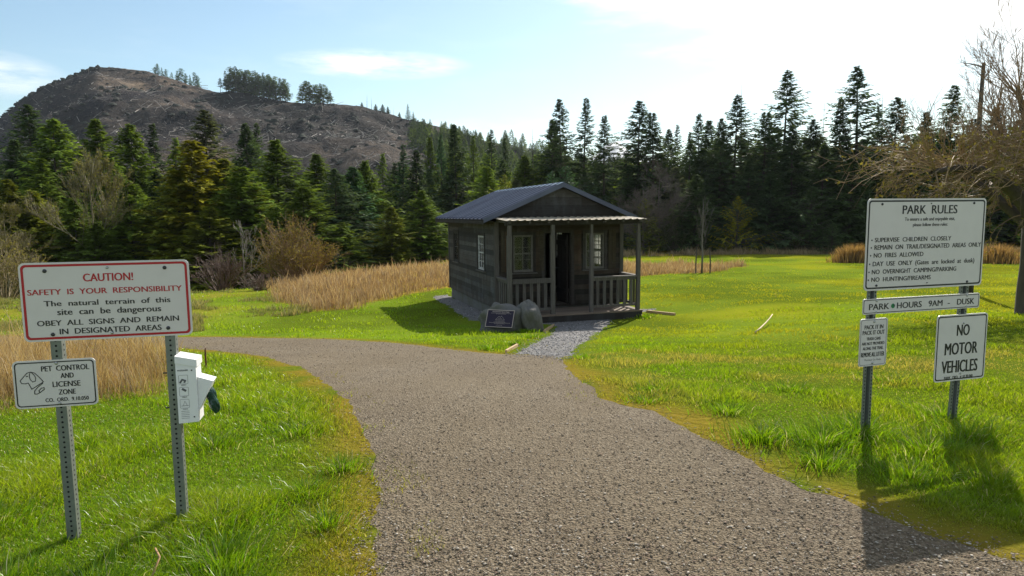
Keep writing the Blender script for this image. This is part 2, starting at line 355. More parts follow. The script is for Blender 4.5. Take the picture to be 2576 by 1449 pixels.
# ---------------------------------------------------------------- ground, path, hill, far mountains
DRY1 = [(-8.3, 23.5), (-6.2, 20.3), (-5.0, 21.2), (-3.9, 25.5), (-2.6, 27.5), (.5, 29), (1, 47), (-16, 47), (-14.5, 40)]
DRY2 = [(-6.5, 5.7), (-4.5, 5.9), (-3.55, 6.3), (-3.7, 7.3), (-4.6, 8.7), (-6.0, 11.0), (-14, 12.0), (-14, 5.6)]
DRY3 = [(4.6, 31), (7.2, 33), (10.2, 34.5), (12.0, 37.5), (13.6, 38.2), (13.0, 40.5), (9, 42), (5, 45), (3, 40)]
def drymask(x, y):
    n = .9*(fbm(x*.7, y*.7, 41)-.5)
    m = np.zeros(np.shape(x))
    for P, k_ in ((DRY1, 1.), (DRY2, 1.), (DRY3, 1.)): m = np.maximum(m, k_*ss(.35, -.35, sdist(x, y, P)+n))
    m = np.maximum(m, ss(53, 56, y+3*n)*.9)
    return np.maximum(m, .35*ss(-6.5, -10, x+3*n)*ss(16, 18, y)*ss(.35, .6, fbm(x*.3, y*.3, 43)))
def axis(lo, a, b, hi, st, g=1.13):
    v = list(np.arange(a, b, st)); s_ = st; t = v[-1]
    while t < hi: s_ *= g; t += s_; v.append(t)
    s_ = st; t = v[0]; pre = []
    while t > lo: s_ *= g; t -= s_; pre.append(t)
    return np.array(pre[::-1]+v)
gx = axis(-2600, -14, 14, 2600, .16); gy = axis(-300, 1, 34, 3600, .16)
GX, GY = np.meshgrid(gx, gy)
GZ = gz(GX, GY)
near = (np.abs(GX) < 22) & (GY < 30) & (GY > -4)
SP = np.full(GX.shape, 9.); SS_ = np.full(GX.shape, 9.); SP[near] = sd_path(GX[near], GY[near]); SS_[near] = sd_spur(GX[near], GY[near])
GZ = GZ - .05*ss(-.22, -.5, np.minimum(SP, SS_))
cu, cv = cab_uv(GX, GY)
GZ = np.where((cu > .15) & (cu < 3.7) & (cv > -.9) & (cv < 5.9), GZ-.12, GZ)
DM = drymask(GX, GY)
gc = np.ones(GX.shape+(3,))
nz = fbm(GX*.8, GY*.8, 51)
moss = (ss(.55, .02, SP+.5*(nz-.4))*ss(.30, .55, fbm(GX*3, GY*3, 55)+.12))[..., None]
yel = (ss(.5, .72, fbm(GX*.22, GY*.22, 52))*ss(6, 10, GY)*ss(-2, 3, GX))[..., None]
gc = gc*(1-.65*yel) + np.array([1.9, 1.35, .8])*.65*yel
gc = gc*(1+(.05+.60*ss(.3, .7, fbm(GX*.35, GY*.35, 57)))*ss(7, 14, GY)*(1-DM))[..., None]*np.array([.92, 1, .7]); gc = gc*(1-moss) + np.array([1.9, 1.15, 1.25])*moss
gc = gc*(1-DM[..., None]) + np.array([3.4, 2.0, 2.4])*DM[..., None]
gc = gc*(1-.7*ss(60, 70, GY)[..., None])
nx, ny = len(gx), len(gy); idx = np.arange(nx*ny).reshape(ny, nx)
quads = np.stack([idx[:-1, :-1], idx[:-1, 1:], idx[1:, 1:], idx[1:, :-1]], -1).reshape(-1, 4)
tag(link('ground', np_mesh('ground', np.stack([GX, GY, GZ], -1).reshape(-1, 3), [quads], M_ground, gc.reshape(-1, 3), True)),
    'sloping green lawn and rough meadow floor', 'ground', kind='structure')
def sheet(name, sdf, x0, x1, y0, y1, st, lift, m, label, cat):
    xs = np.arange(x0, x1+st, st); ys = np.arange(y0, y1+st, st); X, Y = np.meshgrid(xs, ys); D = sdf(X, Y)
    V = []; F4 = []; F3 = []; ids = {}
    def vid(x, y):
        kk = (round(x, 5), round(y, 5))
        if kk not in ids: ids[kk] = len(V); V.append((x, y))
        return ids[kk]
    for j in range(len(ys)-1):
        for i in range(len(xs)-1):
            cs = [(xs[i], ys[j], D[j, i]), (xs[i+1], ys[j], D[j, i+1]), (xs[i+1], ys[j+1], D[j+1, i+1]), (xs[i], ys[j+1], D[j+1, i])]
            if all(c[2] >= 0 for c in cs): continue
            if all(c[2] < 0 for c in cs): F4.append([vid(c[0], c[1]) for c in cs]); continue
            poly = []
            for a, b in zip(cs, cs[1:]+cs[:1]):
                if a[2] < 0: poly.append(vid(a[0], a[1]))
                if (a[2] < 0) != (b[2] < 0):
                    t = a[2]/(a[2]-b[2]); poly.append(vid(a[0]+t*(b[0]-a[0]), a[1]+t*(b[1]-a[1])))
            for q in range(1, len(poly)-1): F3.append([poly[0], poly[q], poly[q+1]])
    V = np.array(V); Z = gz(V[:, 0], V[:, 1])+(lift+.004)*ss(.0, -.16, sdf(V[:, 0], V[:, 1]))-.003
    return tag(link(name, np_mesh(name, np.column_stack([V, Z]), [F4, F3], m, None, True)), label, cat, kind='structure')
sheet('gravel_path', sd_path, -20.2, 4.7, -2.1, 16.2, .11, .006, M_path, 'wide brown gravel path bending to the left', 'path')
sheet('gravel_walkway', lambda x, y: np.maximum(sd_spur(x, y), -(sd_path(x, y)+.02)), -3.3, 4.6, 8.6, 25.1, .11, .010, M_spur, 'pale grey gravel walkway leading up to the cabin porch', 'path')

SKY = [(-900, 470), (-500, 420), (-200, 360), (0, 296), (60, 250), (120, 215), (200, 185), (245, 169), (290, 171), (370, 179), (430, 196), (490, 216), (545, 230), (580, 230), (620, 236), (700, 253), (750, 258), (840, 262),
       (900, 266), (960, 281), (1010, 295), (1050, 304), (1100, 317), (1150, 333), (1200, 347), (1260, 368), (1330, 388), (1450, 408), (1700, 436), (2000, 470)]
skx, sky_ = np.array(SKY, float).T
def yr(px): return 470 - .05*(np.asarray(px)-265)
def hill_pt(px, t):
    """t 0..1 foot to crest, 1..2 behind"""
    px = np.asarray(px, float); t = np.asarray(t, float)
    Yc = yr(px); yp = np.interp(px, skx, sky_)
    sx = _f.x + CR.x*((px-1288)/FPX) - CU.x*((yp-724.5)/FPX); sy = _f.y + CR.y*((px-1288)/FPX) - CU.y*((yp-724.5)/FPX); sz = _f.z + CR.z*((px-1288)/FPX) - CU.z*((yp-724.5)/FPX)
    zc = EYE + sz/sy*Yc
    tt = np.minimum(t, 1); Y = np.where(t <= 1, 190+(Yc-190)*tt, Yc+(t-1)*260)
    zb = -8.
    shp = tt**1.12 + .035*np.sin(tt*9+px*.004)*(1-tt)*tt*4
    z = zb + (zc-zb)*shp
    z = np.where(t > 1, zc - (zc-zb)*ss(0, 1, (t-1))*.9, z)
    x = sx/sy*Y
    amp = 8*np.minimum(tt*3, 1)*(1-ss(.9, 1.0, tt))+.9
    z = z + amp*(fbm(x*.035, Y*.035, 61, 4)-.5)*2 + 1.3*(fbm(x*.22, Y*.22, 62, 3)-.5)
    return x, Y, z
hp = np.arange(-900, 2001, 7.); ht = np.concatenate([np.linspace(0, .9, 64), np.linspace(.905, 1, 14), np.linspace(1.04, 2, 20)])
HP, HT = np.meshgrid(hp, ht); hx, hy, hz = hill_pt(HP, HT)
n0 = len(hp); idx = np.arange(HP.size).reshape(HP.shape)
quads = np.stack([idx[:-1, :-1], idx[:-1, 1:], idx[1:, 1:], idx[1:, :-1]], -1).reshape(-1, 4)
pyx = np.interp(HP, skx, sky_); hrow = 430-(430-pyx)*np.minimum(HT, 1)**1.12          # rough image row, to place soil, brush and painted shade patches
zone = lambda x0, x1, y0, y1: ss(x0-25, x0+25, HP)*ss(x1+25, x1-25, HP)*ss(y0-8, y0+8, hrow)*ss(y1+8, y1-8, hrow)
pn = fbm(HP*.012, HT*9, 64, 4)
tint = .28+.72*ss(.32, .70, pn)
tint = tint*(1-.72*zone(535, 770, 215, 262))*(1-.45*zone(600, 960, 275, 345))*(1-.35*zone(40, 330, 245, 330)) + 1.0*zone(400, 570, 318, 400)*ss(.35, .6, pn) + .7*zone(330, 545, 165, 225) + .5*zone(420, 640, 252, 268)  # dark zones: brush, plus hillside shade painted into the tint
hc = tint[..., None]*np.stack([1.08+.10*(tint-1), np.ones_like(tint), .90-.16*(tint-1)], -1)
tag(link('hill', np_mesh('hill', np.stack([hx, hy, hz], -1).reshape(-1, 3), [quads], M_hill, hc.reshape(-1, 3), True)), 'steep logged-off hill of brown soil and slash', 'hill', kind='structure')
# bleached logs, stumps and slash lying over the hillside
def sticks(n, seed):
    g = np.random.default_rng(seed); px = g.uniform(-350, 1250, n); t = g.uniform(.25, .99, n)
    x, y, z = hill_pt(px, t); L = g.uniform(1.5, 5.5, n)*(1+1.2*(g.random(n) > .93)); a = g.uniform(0, math.pi, n)
    e = g.normal(.22, .3, n); dx = np.cos(a)*np.cos(e); dy = np.sin(a)*np.cos(e); dz = np.sin(e)
    wd = g.uniform(.09, .24, n); V = np.zeros((n, 6, 3)); A = np.stack([x, y, z+.25], -1); B = A+np.stack([dx*L, dy*L, dz*L+.2], -1)
    ux = np.stack([-dy, dx, 0*dx], -1)*wd[:, None]; uz = np.array([0, 0, 1.])*wd[:, None]
    V[:, 0] = A+ux; V[:, 1] = A-ux; V[:, 2] = A+uz*1.5; V[:, 3] = B+ux*.7; V[:, 4] = B-ux*.7; V[:, 5] = B+uz
    b = np.arange(n)[:, None]*6
    F = np.concatenate([b+np.array([[0, 3, 5, 2]]), b+np.array([[2, 5, 4, 1]]), b+np.array([[1, 4, 3, 0]])])
    k_ = g.choice([.12, .22, .42], n, p=[.5, .35, .15]); c = np.repeat((k_[:, None]*np.array([1, .92, .84]))[:, None], 6, 1).reshape(-1, 3)
    return V.reshape(-1, 3), F, c
V, F, c = sticks(4000, 3)
tag(link('logging_debris', np_mesh('logging_debris', V, [F], M_log, c)), 'bleached logs and slash strewn over the bare hill', 'debris', kind='stuff')
g = np.random.default_rng(12); n = 1500
px = np.concatenate([g.uniform(-300, 1150, n-160), g.uniform(-60, 250, 160)]); t = np.concatenate([g.uniform(.35, .99, n-160), g.uniform(.985, 1.0, 160)])
keep = vnoise(px*.018, t*16, 5) > .48; keep[-160:] = True; px = px[keep]; t = t[keep]; n = len(px)
x, y, z = hill_pt(px, t)
dirs = np.array([(1, 0, 0), (.3, .95, 0), (-.8, .6, 0), (-.8, -.6, 0), (.3, -.95, 0), (.6, .5, .7), (-.5, .6, .75), (-.5, -.6, .8), (.5, -.55, .7), (0, 0, 1.15)])
fc = np.array([(0, 1, 5), (1, 2, 6), (2, 3, 7), (3, 4, 8), (4, 0, 8), (0, 5, 8), (1, 6, 5), (2, 7, 6), (3, 8, 7), (5, 6, 9), (6, 7, 9), (7, 8, 9), (8, 5, 9)])
sz = g.uniform(.5, 2.0, n)[:, None, None]
V = np.stack([x, y, z-.3], -1)[:, None] + dirs[None]*sz*g.uniform(.6, 1.3, (n, 10, 1)) * np.array([1.2, 1.2, .8])
F = (np.arange(n)[:, None, None]*10 + fc[None]).reshape(-1, 3)
c = np.repeat((g.uniform(.5, 1.3, n)[:, None]*np.array([.030, .034, .028]))[:, None], 10, 1).reshape(-1, 3)
tag(link('brush_piles', np_mesh('brush_piles', V.reshape(-1, 3), [F], M_log, c)), 'dark stumps and low brush dotted over the bare hill', 'brush', kind='stuff')

def mountain(name, px0, px1, prof, Y, m, label):
    pxs = np.linspace(px0, px1, 60); tops = np.interp(pxs, *np.array(prof, float).T)
    V = []; rows = 14
    for r_ in range(rows):
        for q, tp in zip(pxs, tops):
            P = at(q, tp, Y); base = -30; f_ = r_/(rows-1)
            yy = Y - (1-f_)*.28*Y; zz = base+(P.z-base)*f_**1.2
            V.append((P.x/Y*yy + (vnoise(q*.11, r_*.7, 71)-.5)*Y*.006, yy, zz + (vnoise(q*.16, r_*.9, 72)-.5)*Y*.006*math.sin(f_*3.14)))
    for q, tp in zip(pxs, tops):
        P = at(q, tp, Y); V.append((P.x*1.25, Y*1.25, -30))
    idx = np.arange(len(V)).reshape(rows+1, 60); qd = np.stack([idx[:-1, :-1], idx[:-1, 1:], idx[1:, 1:], idx[1:, :-1]], -1).reshape(-1, 4)
    tag(link(name, np_mesh(name, V, [qd], m, None, True)), label, 'mountain', kind='structure')
mountain('far_mountain', 1440, 1690, [(1440, 425), (1480, 402), (1505, 385), (1530, 362), (1545, 356), (1558, 358), (1575, 376), (1610, 398), (1690, 425)], 3300, M_mount, 'snowy peak seen through the gap in the firs')
mountain('far_ridge', 1150, 1440, [(1150, 395), (1230, 376), (1285, 366), (1330, 372), (1380, 388), (1440, 405)], 2600, M_ridge, 'low blue ridge far behind the treeline')

# ---------------------------------------------------------------- conifers
def conifer_proto(seed, H, Rd, z0=.03, pw=.9, nb=120, nst=8, leaf=.34, droop=.35, gap=.0, dens=1., lw=.10, top=.0, twist=0.6):
    """returns (trunk mesh, crown mesh): tapered trunk with limbs, crown of many needle sprays"""
    r_ = random.Random(seed); tb = MB(); V = []; F = []; C = []
    bend = [(r_.uniform(-.02, .02)*H*.3, r_.uniform(-.02, .02)*H*.3) for _ in range(2)]
    axp = lambda t: Vector((bend[0][0]*math.sin(t*2.5), bend[0][1]*math.sin(t*3), t*H))
    tb.tube([axp(i/8)-Vector((0, 0, .15 if i == 0 else 0)) for i in range(9)], [max(.008, .013*H*(1-i/8.2)) for i in range(9)], 6)
    lump = [r_.uniform(.62, 1.32) for _ in range(9)]; lop = r_.uniform(0, 6.28), r_.uniform(.05, .25)
    for b in range(nb):
        t = z0+(1-z0)*(b+r_.random())/nb
        if r_.random() < gap: continue
        prof = (1-t)**pw
        L = Rd*prof*r_.uniform(.68, 1.18)*lump[int(t*8.99)] + .05*Rd*(1-t*.5)
        a = b*2.399+r_.uniform(-.9, .9); L *= 1+lop[1]*math.cos(a-lop[0]-t*2); p = axp(t); out = Vector((math.cos(a), math.sin(a), 0))
        rise = .28*t - droop*(1-t*.6)
        pts = []
        for i in range(nst+1):
            s = i/nst; pts.append(p + out*L*s + Vector((0, 0, L*(rise*s + .16*s*s))))
        if L > .25*Rd: tb.tube([pts[0], pts[nst//2], pts[-1]], [.009*L+.008, .006*L+.005, .003], 3, cap=False)
        shade = r_.uniform(.7, 1.3)
        for i in range(1, nst+1):
            s = i/nst
            if s < .18 and t < .8: continue
            for sd in (-1, 1, 0):
                if r_.random() > dens: continue
                side = Vector((-out.y, out.x, 0))*sd
                ll = leaf*(.34+.80*(1-t)**.8)*r_.uniform(.6, 1.35)*(1.15-.45*s if sd else 1)
                dr = (out*r_.uniform(.35, .9) + side*r_.uniform(.6, 1.1) + Vector((0, 0, r_.uniform(-.6, .22)))).normalized()
                if sd == 0: dr = (out + Vector((0, 0, r_.uniform(-.9, .3))) + side).normalized()
                q = pts[i] + Vector((r_.uniform(-1, 1), r_.uniform(-1, 1), r_.uniform(-1, 1)))*.05*leaf
                wv = dr.cross(Vector((r_.uniform(-twist, twist), r_.uniform(-twist, twist), 1))).normalized()*lw*ll*2.2
                e = q+dr*ll; mdl = q+dr*ll*.45
                bI = len(V); V += [q, mdl+wv, e, mdl-wv]; F.append((bI, bI+1, bI+2, bI+3))
                cc = shade*r_.uniform(.8, 1.2); tip = 1+.35*s
                C += [(cc*.8, cc*.8, cc*.8), (cc, cc, cc), (cc*tip, cc*tip*1.02, cc), (cc, cc, cc)]
    crown = np_mesh('crown', np.array([tuple(v) for v in V]), [np.array(F)], M_needle, np.array(C)) if V else None
    return tb.mesh('trunk', M_bark), crown, H
PROTO = {
    'young':  [conifer_proto(11, 12, 3.9, .02, .82, 330, 10, .62, .20), conifer_proto(12, 12, 4.2, .02, .92, 330, 10, .62, .28), conifer_proto(13, 12, 3.8, .02, .75, 310, 10, .64, .24, .04)],
    'dense':  [conifer_proto(21, 18, 5.6, .05, .90, 360, 9, .74, .42), conifer_proto(22, 18, 5.4, .05, .82, 360, 9, .74, .45), conifer_proto(23, 18, 5.2, .05, .84, 350, 9, .74, .34)],
    'open':   [conifer_proto(31, 20, 5.8, .08, .86, 330, 10, .74, .42, .10, .95), conifer_proto(32, 20, 5.4, .08, .92, 320, 10, .72, .36, .12, .95), conifer_proto(33, 20, 6.0, .08, .98, 330, 10, .74, .5, .08, .95)],
    'spire':  [conifer_proto(41, 18, 4.8, .05, 1.25, 240, 9, .62, .3, .06), conifer_proto(42, 18, 5.2, .05, 1.15, 240, 9, .62, .35, .06), conifer_proto(43, 18, 4.8, .05, 1.4, 230, 9, .62, .4, .06)],
    'ridge':  [conifer_proto(51, 18, 2.9, .36, .5, 90, 6, 1.15, .2, .1, .9, .14), conifer_proto(52, 18, 2.6, .26, .55, 90, 6, 1.15, .2, .1, .85, .14), conifer_proto(53, 15, 3.2, .10, .5, 100, 6, 1.15, .25, .05, .9, .14)],
    'small':  [conifer_proto(61, 5, 1.9, .03, .85, 110, 9, .32, .0, .0, .9, .08), conifer_proto(62, 4, 2.1, .03, .8, 100, 9, .32, -.05, .0, .9, .08)],
    'dead':   [conifer_proto(71, 19, 2.2, .3, .6, 110, 6, .22, .1, .1, .22, .03), conifer_proto(72, 16, 1.5, .3, .7, 50, 6, .18, .05, .2, .04, .03)],
}
PALETTE = {'dark': (.080, .125, .052), 'deep': (.066, .104, .052), 'green': (.140, .205, .036), 'olive': (.175, .20, .028), 'yellow': (.26, .25, .020), 'blue': (.075, .150, .082), 'grey': (.135, .16, .085), 'pale': (.16, .15, .12)}
cnt = [0]
def plant(kind, px, ytop, Y, label, color='green', wide=1., group='conifers along the meadow edge', name='fir_tree', base=None, zoff=0.):
    tm, cm, H = PROTO[kind][cnt[0] % len(PROTO[kind])]; cnt[0] += 1
    top = at(px, ytop, Y); z = gzf(top.x, Y) if base is None else base
    h = top.z-z; e = empty(name, (top.x, Y, z), (px*7.13 + cnt[0]*1.7) % 6.28, label=label, cat='conifer', group=group)
    s = h/H; sw = s**.6*wide*(1.22 if kind == 'young' else 1.08) if base is None else s*wide*1.25
    c = PALETTE[color]; j = rnd.uniform(.75, 1.25); qx = rnd.uniform(.88, 1.14); tl = (rnd.uniform(-.03, .03), rnd.uniform(-.03, .03))
    for nm, me in (('trunk', tm), ('crown', cm)):
        o = link(nm, me, e); o.scale = (sw*qx, sw/qx, s); o.rotation_euler = (tl[0], tl[1], 0); o.color = (c[0]*j, c[1]*j, c[2]*j, 1)
    return e
# ---- the wood on the left, from the frame's edge to the cabin
G1 = 'conifers at the left wood edge'
for a in [
    ('dense', -60, 330, 58, 'dark fir cut by the left edge of the photo', 'green', 1.), 
    ('dense', 74, 266, 62, 'tall ragged dark fir highest at far left below the hill shoulder', 'deep', 1.1),
    ('young', 122, 300, 55, 'full green fir right beside the ragged tall one at far left', 'green', 1.25),
    ('dense', 35, 352, 54, 'shorter dark fir at the far left edge', 'deep', 1.),
    ('young', 22, 452, 45, 'low bushy green fir at far left above the caution sign', 'olive', 1.),
    ('dense', 170, 372, 57, 'dark fir filling the gap right of the full green fir', 'deep', 1.),
    ('dense', 212, 372, 62, 'dull green fir behind the pale leafless alder', 'grey', .95),
    ('young', 255, 300, 60, 'flat-topped green fir left of the pointed one under the hill', 'green', 1.05),
    ('young', 328, 314, 58, 'pointed dark green fir standing alone against the brown hill', 'green', 1.15),
    ('spire', 392, 314, 64, 'narrow dark spire fir in front of the grey scree', 'deep', 1.15),
    ('spire', 434, 346, 62, 'slim green fir just left of the yellow-green fir', 'green', 1.1),
    ('young', 482, 354, 48, 'broad yellow-green fir brightest of the left wood', 'yellow', 1.3),
    ('open', 521, 277, 70, 'tall grey-green fir rising above the yellow-green one', 'grey', 1.35),
    ('young', 560, 400, 50, 'mid green fir right of the yellow-green fir', 'olive', 1.25),
    ('dense', 618, 310, 66, 'dark slender fir against the shaded hillside', 'deep', 1.),
    ('spire', 645, 312, 72, 'thin dark fir paired behind the slender one', 'deep', .95),
    ('young', 700, 354, 54, 'wide dark green fir above the round brown bush', 'green', 1.3),
    ('young', 765, 470, 47, 'dark fir with drooping limbs touching the round brown bush', 'green', 1.3),
    ('young', 80, 480, 46, 'olive young fir above the left corner of the caution sign', 'olive', 1.1),
    ('young', 180, 500, 46, 'bushy fir above the middle of the caution sign', 'green', 1.1),
    ('young', 330, 455, 47, 'round-shouldered fir above the right half of the caution sign', 'green', 1.2),
    ('dense', 395, 430, 52, 'shadowy fir between the alder and the yellow-green fir', 'deep', 1.),
    ('young', 640, 460, 49, 'mossy green fir left of the round brown bush', 'olive', 1.2),
    ('dense', 110, 400, 50, 'dark green fir behind the top left corner of the caution sign', 'green', 1.1),
    ('young', 285, 400, 52, 'green fir just right of the pale leafless alder', 'green', 1.2),
    ('young', 440, 430, 47, 'mossy fir hugging the left side of the yellow-green fir', 'olive', 1.2),
    ('young', 600, 420, 47, 'lush green fir right below the dark slender fir', 'green', 1.3),
    ('young', 250, 560, 43, 'low young fir just above the caution sign heading', 'green', 1.2),
    ('young', 520, 520, 44, 'low bushy fir right of the caution sign top corner', 'olive', 1.3),
    ('young', 690, 520, 45, 'bushy fir directly behind the round brown bush', 'green', 1.2),
]: plant(a[0], a[1], a[2], a[3], a[4], a[5], a[6], G1)
G2 = 'conifers behind the cabin'
for a in [
    ('young', 795, 388, 58, 'pointed fir rising right of the round brown bush', 'green', 1.0),
    ('dense', 838, 425, 52, 'dark fir with bare snags on its left side', 'deep', 1.05),
    ('young', 885, 420, 55, 'soft bluish-green fir in the middle of the wood', 'blue', 1.1),
    ('young', 925, 405, 58, 'green fir left of the twin spires in the middle of the wood', 'green', 1.0),
    ('spire', 963, 386, 66, 'left one of the twin spires in the middle of the wood', 'green', 1.),
    ('spire', 1008, 364, 68, 'right taller one of the twin spires in the middle of the wood', 'blue', 1.),
    ('young', 860, 560, 48, 'low green fir at the top of the dry grass band', 'green', 1.2),
    ('young', 1060, 480, 54, 'full green fir just left of the cabin eave', 'green', 1.2),
    ('young', 985, 520, 50, 'low bright green fir under the twin spires', 'olive', 1.),
    ('dense', 1045, 378, 64, 'black-green fir left above the cabin eave', 'deep', 1.05),
    ('spire', 1078, 344, 74, 'thin fir left of the sharp dark spire over the cabin roof', 'green', .95),
    ('spire', 1108, 338, 76, 'small fir crowding the sharp dark spire over the cabin roof', 'blue', .9),
    ('dense', 1146, 314, 72, 'sharp dark spire over the back end of the cabin roof', 'deep', .9),
    ('spire', 1185, 340, 78, 'slim fir directly right of the sharp dark spire', 'green', .95),
    ('young', 1225, 420, 62, 'bushy green fir just behind the cabin ridge', 'green', 1.),
    ('spire', 1234, 325, 84, 'small isolated spire on the low skyline', 'deep', .8),
    ('spire', 1267, 346, 80, 'short dark fir right of the small isolated spire', 'deep', .9),
    ('young', 1300, 452, 60, 'yellowish young fir behind the cabin ridge end', 'grey', 1.),
    ('dead', 1341, 320, 76, 'pale dead conifer left of the first tall fir group', 'pale', .8),
    ('young', 1320, 392, 68, 'mid height fir below the pale dead conifer', 'green', 1.),
]: plant(a[0], a[1], a[2], a[3], a[4], a[5], a[6], G2)
G3 = 'tall firs along the right skyline'
for a in [
    ('dense', 1388, 300, 72, 'shoulder fir leaning on the first tall fir behind the gable', 'deep', .95),
    ('open', 1418, 248, 68, 'first tall fir right of the cabin ridge', 'deep', .95),
    ('spire', 1464, 248, 70, 'thin-topped fir beside the first tall fir', 'deep', 1.15),
    ('open', 1520, 291, 66, 'lone ragged fir left of the snowy peak', 'deep', .85),
    ('open', 1611, 252, 68, 'tall fir right of the snowy peak', 'deep', 1.05),
    ('dense', 1648, 283, 66, 'stout dark fir touching the tall one right of the peak', 'deep', .95),
    ('dense', 1678, 326, 70, 'round-topped lower fir in the dip of the skyline', 'dark', .95),
    ('spire', 1712, 313, 72, 'needle-thin fir in the dip of the skyline', 'deep', .8),
    ('spire', 1730, 332, 68, 'short fir right of the needle-thin one', 'dark', .9),
    ('open', 1760, 286, 72, 'layered fir standing straight above the staked sapling', 'dark', .9),
    ('dense', 1780, 303, 70, 'blunt fir right behind the layered one', 'deep', .9),
    ('dense', 1811, 298, 66, 'dark fir left of the bare-topped pole tree', 'deep', .85),
    ('open', 1847, 240, 66, 'tall shaggy fir left of the pale leafless spire', 'deep', 1.1),
    ('dead', 1874, 203, 70, 'pale leafless spire rising above the firs', 'pale', .75),
    ('dense', 1918, 282, 64, 'dense fir between the leafless spire and the tallest feathery fir', 'deep', 1.05),
    ('open', 1974, 181, 68, 'tall feathery fir with see-through top', 'dark', 1.15),
    ('dense', 2000, 320, 62, 'dark fir under the feathery one', 'deep', 1.),
    ('dense', 2043, 300, 66, 'squat fir left of the bare snag', 'deep', 1.0),
    ('dead', 2073, 233, 68, 'bare snag pole with few stubs', 'pale', .4),
    ('dense', 2111, 250, 66, 'narrow dark fir just right of the bare snag', 'deep', .75),
    ('open', 2171, 167, 64, 'tallest fir of all with spreading upper limbs', 'deep', 1.2),
    ('spire', 2213, 262, 66, 'small spire tucked beside the tallest fir', 'deep', .9),
    ('dead', 2231, 214, 72, 'thin half-dead top right of the tallest fir', 'pale', .6),
    ('dense', 2256, 246, 64, 'broad dark fir right of the tallest one', 'deep', 1.15),
    ('dense', 2330, 282, 66, 'fir behind the mossy twigs above the rules sign', 'deep', 1.),
    ('open', 2395, 213, 68, 'fir top seen through the bare fruit tree twigs', 'dark', 1.),
    ('dense', 2440, 300, 70, 'dark fir behind the fruit tree crown', 'deep', 1.1),
    ('dense', 2503, 270, 68, 'fir behind the fruit tree trunk', 'deep', 1.),
    ('dense', 2570, 300, 66, 'dark fir at the right edge of the photo', 'deep', 1.1),
    ('young', 2072, 364, 60, 'young green fir in front of the bare snag', 'dark', 1.0),
    ('young', 2142, 396, 58, 'smaller young fir below the tallest fir', 'dark', 1.0),
    ('dense', 1580, 420, 66, 'lower dark fir under the tall one right of the peak', 'deep', .9),
    ('young', 1700, 420, 64, 'grey-green fir behind the staked sapling', 'grey', 1.),
    ('young', 1750, 440, 60, 'fir behind the sapling tip', 'dark', 1.),
    ('young', 1935, 430, 60, 'dark young fir beside the olive one on the lawn edge', 'deep', 1.1),
    ('dense', 1880, 400, 62, 'black-green fir behind the olive one', 'deep', 1.),
    ('dense', 2210, 400, 60, 'shaded fir left behind the rules sign', 'deep', 1.1),
    ('dense', 2300, 380, 60, 'shaded fir behind the rules sign', 'deep', 1.1),
    ('dense', 2380, 390, 62, 'shaded fir behind the right half of the rules sign', 'deep', 1.1),
]: plant(a[0], a[1], a[2], a[3], a[4], a[5], a[6], G3)
G4 = 'small conifers in front of the wood'
for a in [('small', 1856, 494, 57, 'small bright olive fir with open limbs on the lawn edge', 'yellow', .95), ('small', 1388, 432, 60, 'little pointed fir peeping over the cabin gable', 'blue', .9),
          ('small', 1421, 418, 62, 'bluish young fir peeping over the cabin gable', 'blue', 1.), ('small', 2095, 560, 55, 'low spreading fir at the lawn edge left of the rules sign', 'dark', 1.3),
          ('small', 1268, 440, 58, 'pale green young fir behind the cabin ridge', 'olive', 1.), ('small', 1620, 500, 58, 'small greenish fir right of the porch roof', 'olive', 1.), ('small', 2040, 470, 58, 'dark low fir right of the olive one', 'dark', 1.2)]:
    plant(a[0], a[1], a[2], a[3], a[4], a[5], a[6], G4)
# ---- trees left standing on the bare hill
def hill_tree(kind, px, ytop, ybase, label, group, color='dark', wide=1., back=0):
    Y = float(yr(px)) + back; x_, y_, z_ = hill_pt(px, 1.0 + back/260)
    plant(kind, px, ytop, Y, label, color, wide, group, base=min(at(px, ybase, Y).z, float(z_)))
rr = random.Random(9)
for i, (px, tp, bs) in enumerate([(553, 196, 232), (566, 178, 234), (578, 168, 235), (589, 166, 236), (598, 176, 238), (609, 182, 240), (619, 176, 241), (629, 184, 243), (640, 178, 245), (650, 186, 246), (661, 182, 248), (668, 190, 249),
                                  (677, 192, 251), (686, 199, 252), (694, 204, 253), (703, 196, 254), (712, 197, 255), (721, 207, 256)]):
    hill_tree('ridge', px, tp, bs, 'slender conifer in the larger stand left on the bare ridge', 'larger stand on the bare ridge', 'dark', rr.uniform(.9, 1.3))
for px, tp, bs in [(572, 186, 235), (584, 172, 236), (594, 180, 237), (604, 174, 239), (614, 186, 241), (624, 176, 242), (635, 190, 244), (645, 182, 246), (656, 190, 248), (672, 186, 250), (682, 196, 252), (690, 192, 253), (708, 206, 255), (716, 198, 256)]:
    hill_tree('ridge', px, tp, bs, 'slender conifer in the larger stand left on the bare ridge', 'larger stand on the bare ridge', 'green', rr.uniform(1.1, 1.5), 8)
for px, tp, bs in [(759, 211, 259), (768, 203, 260), (777, 205, 261), (786, 213, 262), (795, 212, 262), (804, 210, 263), (813, 212, 263), (822, 220, 263), (831, 228, 263)]:
    hill_tree('ridge', px, tp, bs, 'conifer in the smaller stand left on the bare ridge', 'smaller stand on the bare ridge', 'green', rr.uniform(1.2, 1.7))
for px, tp, bs in [(388, 168, 200), (395, 160, 202), (407, 170, 204), (416, 174, 207), (432, 182, 212), (445, 178, 214), (455, 172, 217), (467, 184, 222), (478, 188, 226), (490, 182, 230), (497, 190, 236)]:
    hill_tree('ridge', px, tp, bs, 'faint conifer standing just over the crest right of the summit', 'conifers over the crest right of the summit', 'blue', rr.uniform(.8, 1.2), 12)
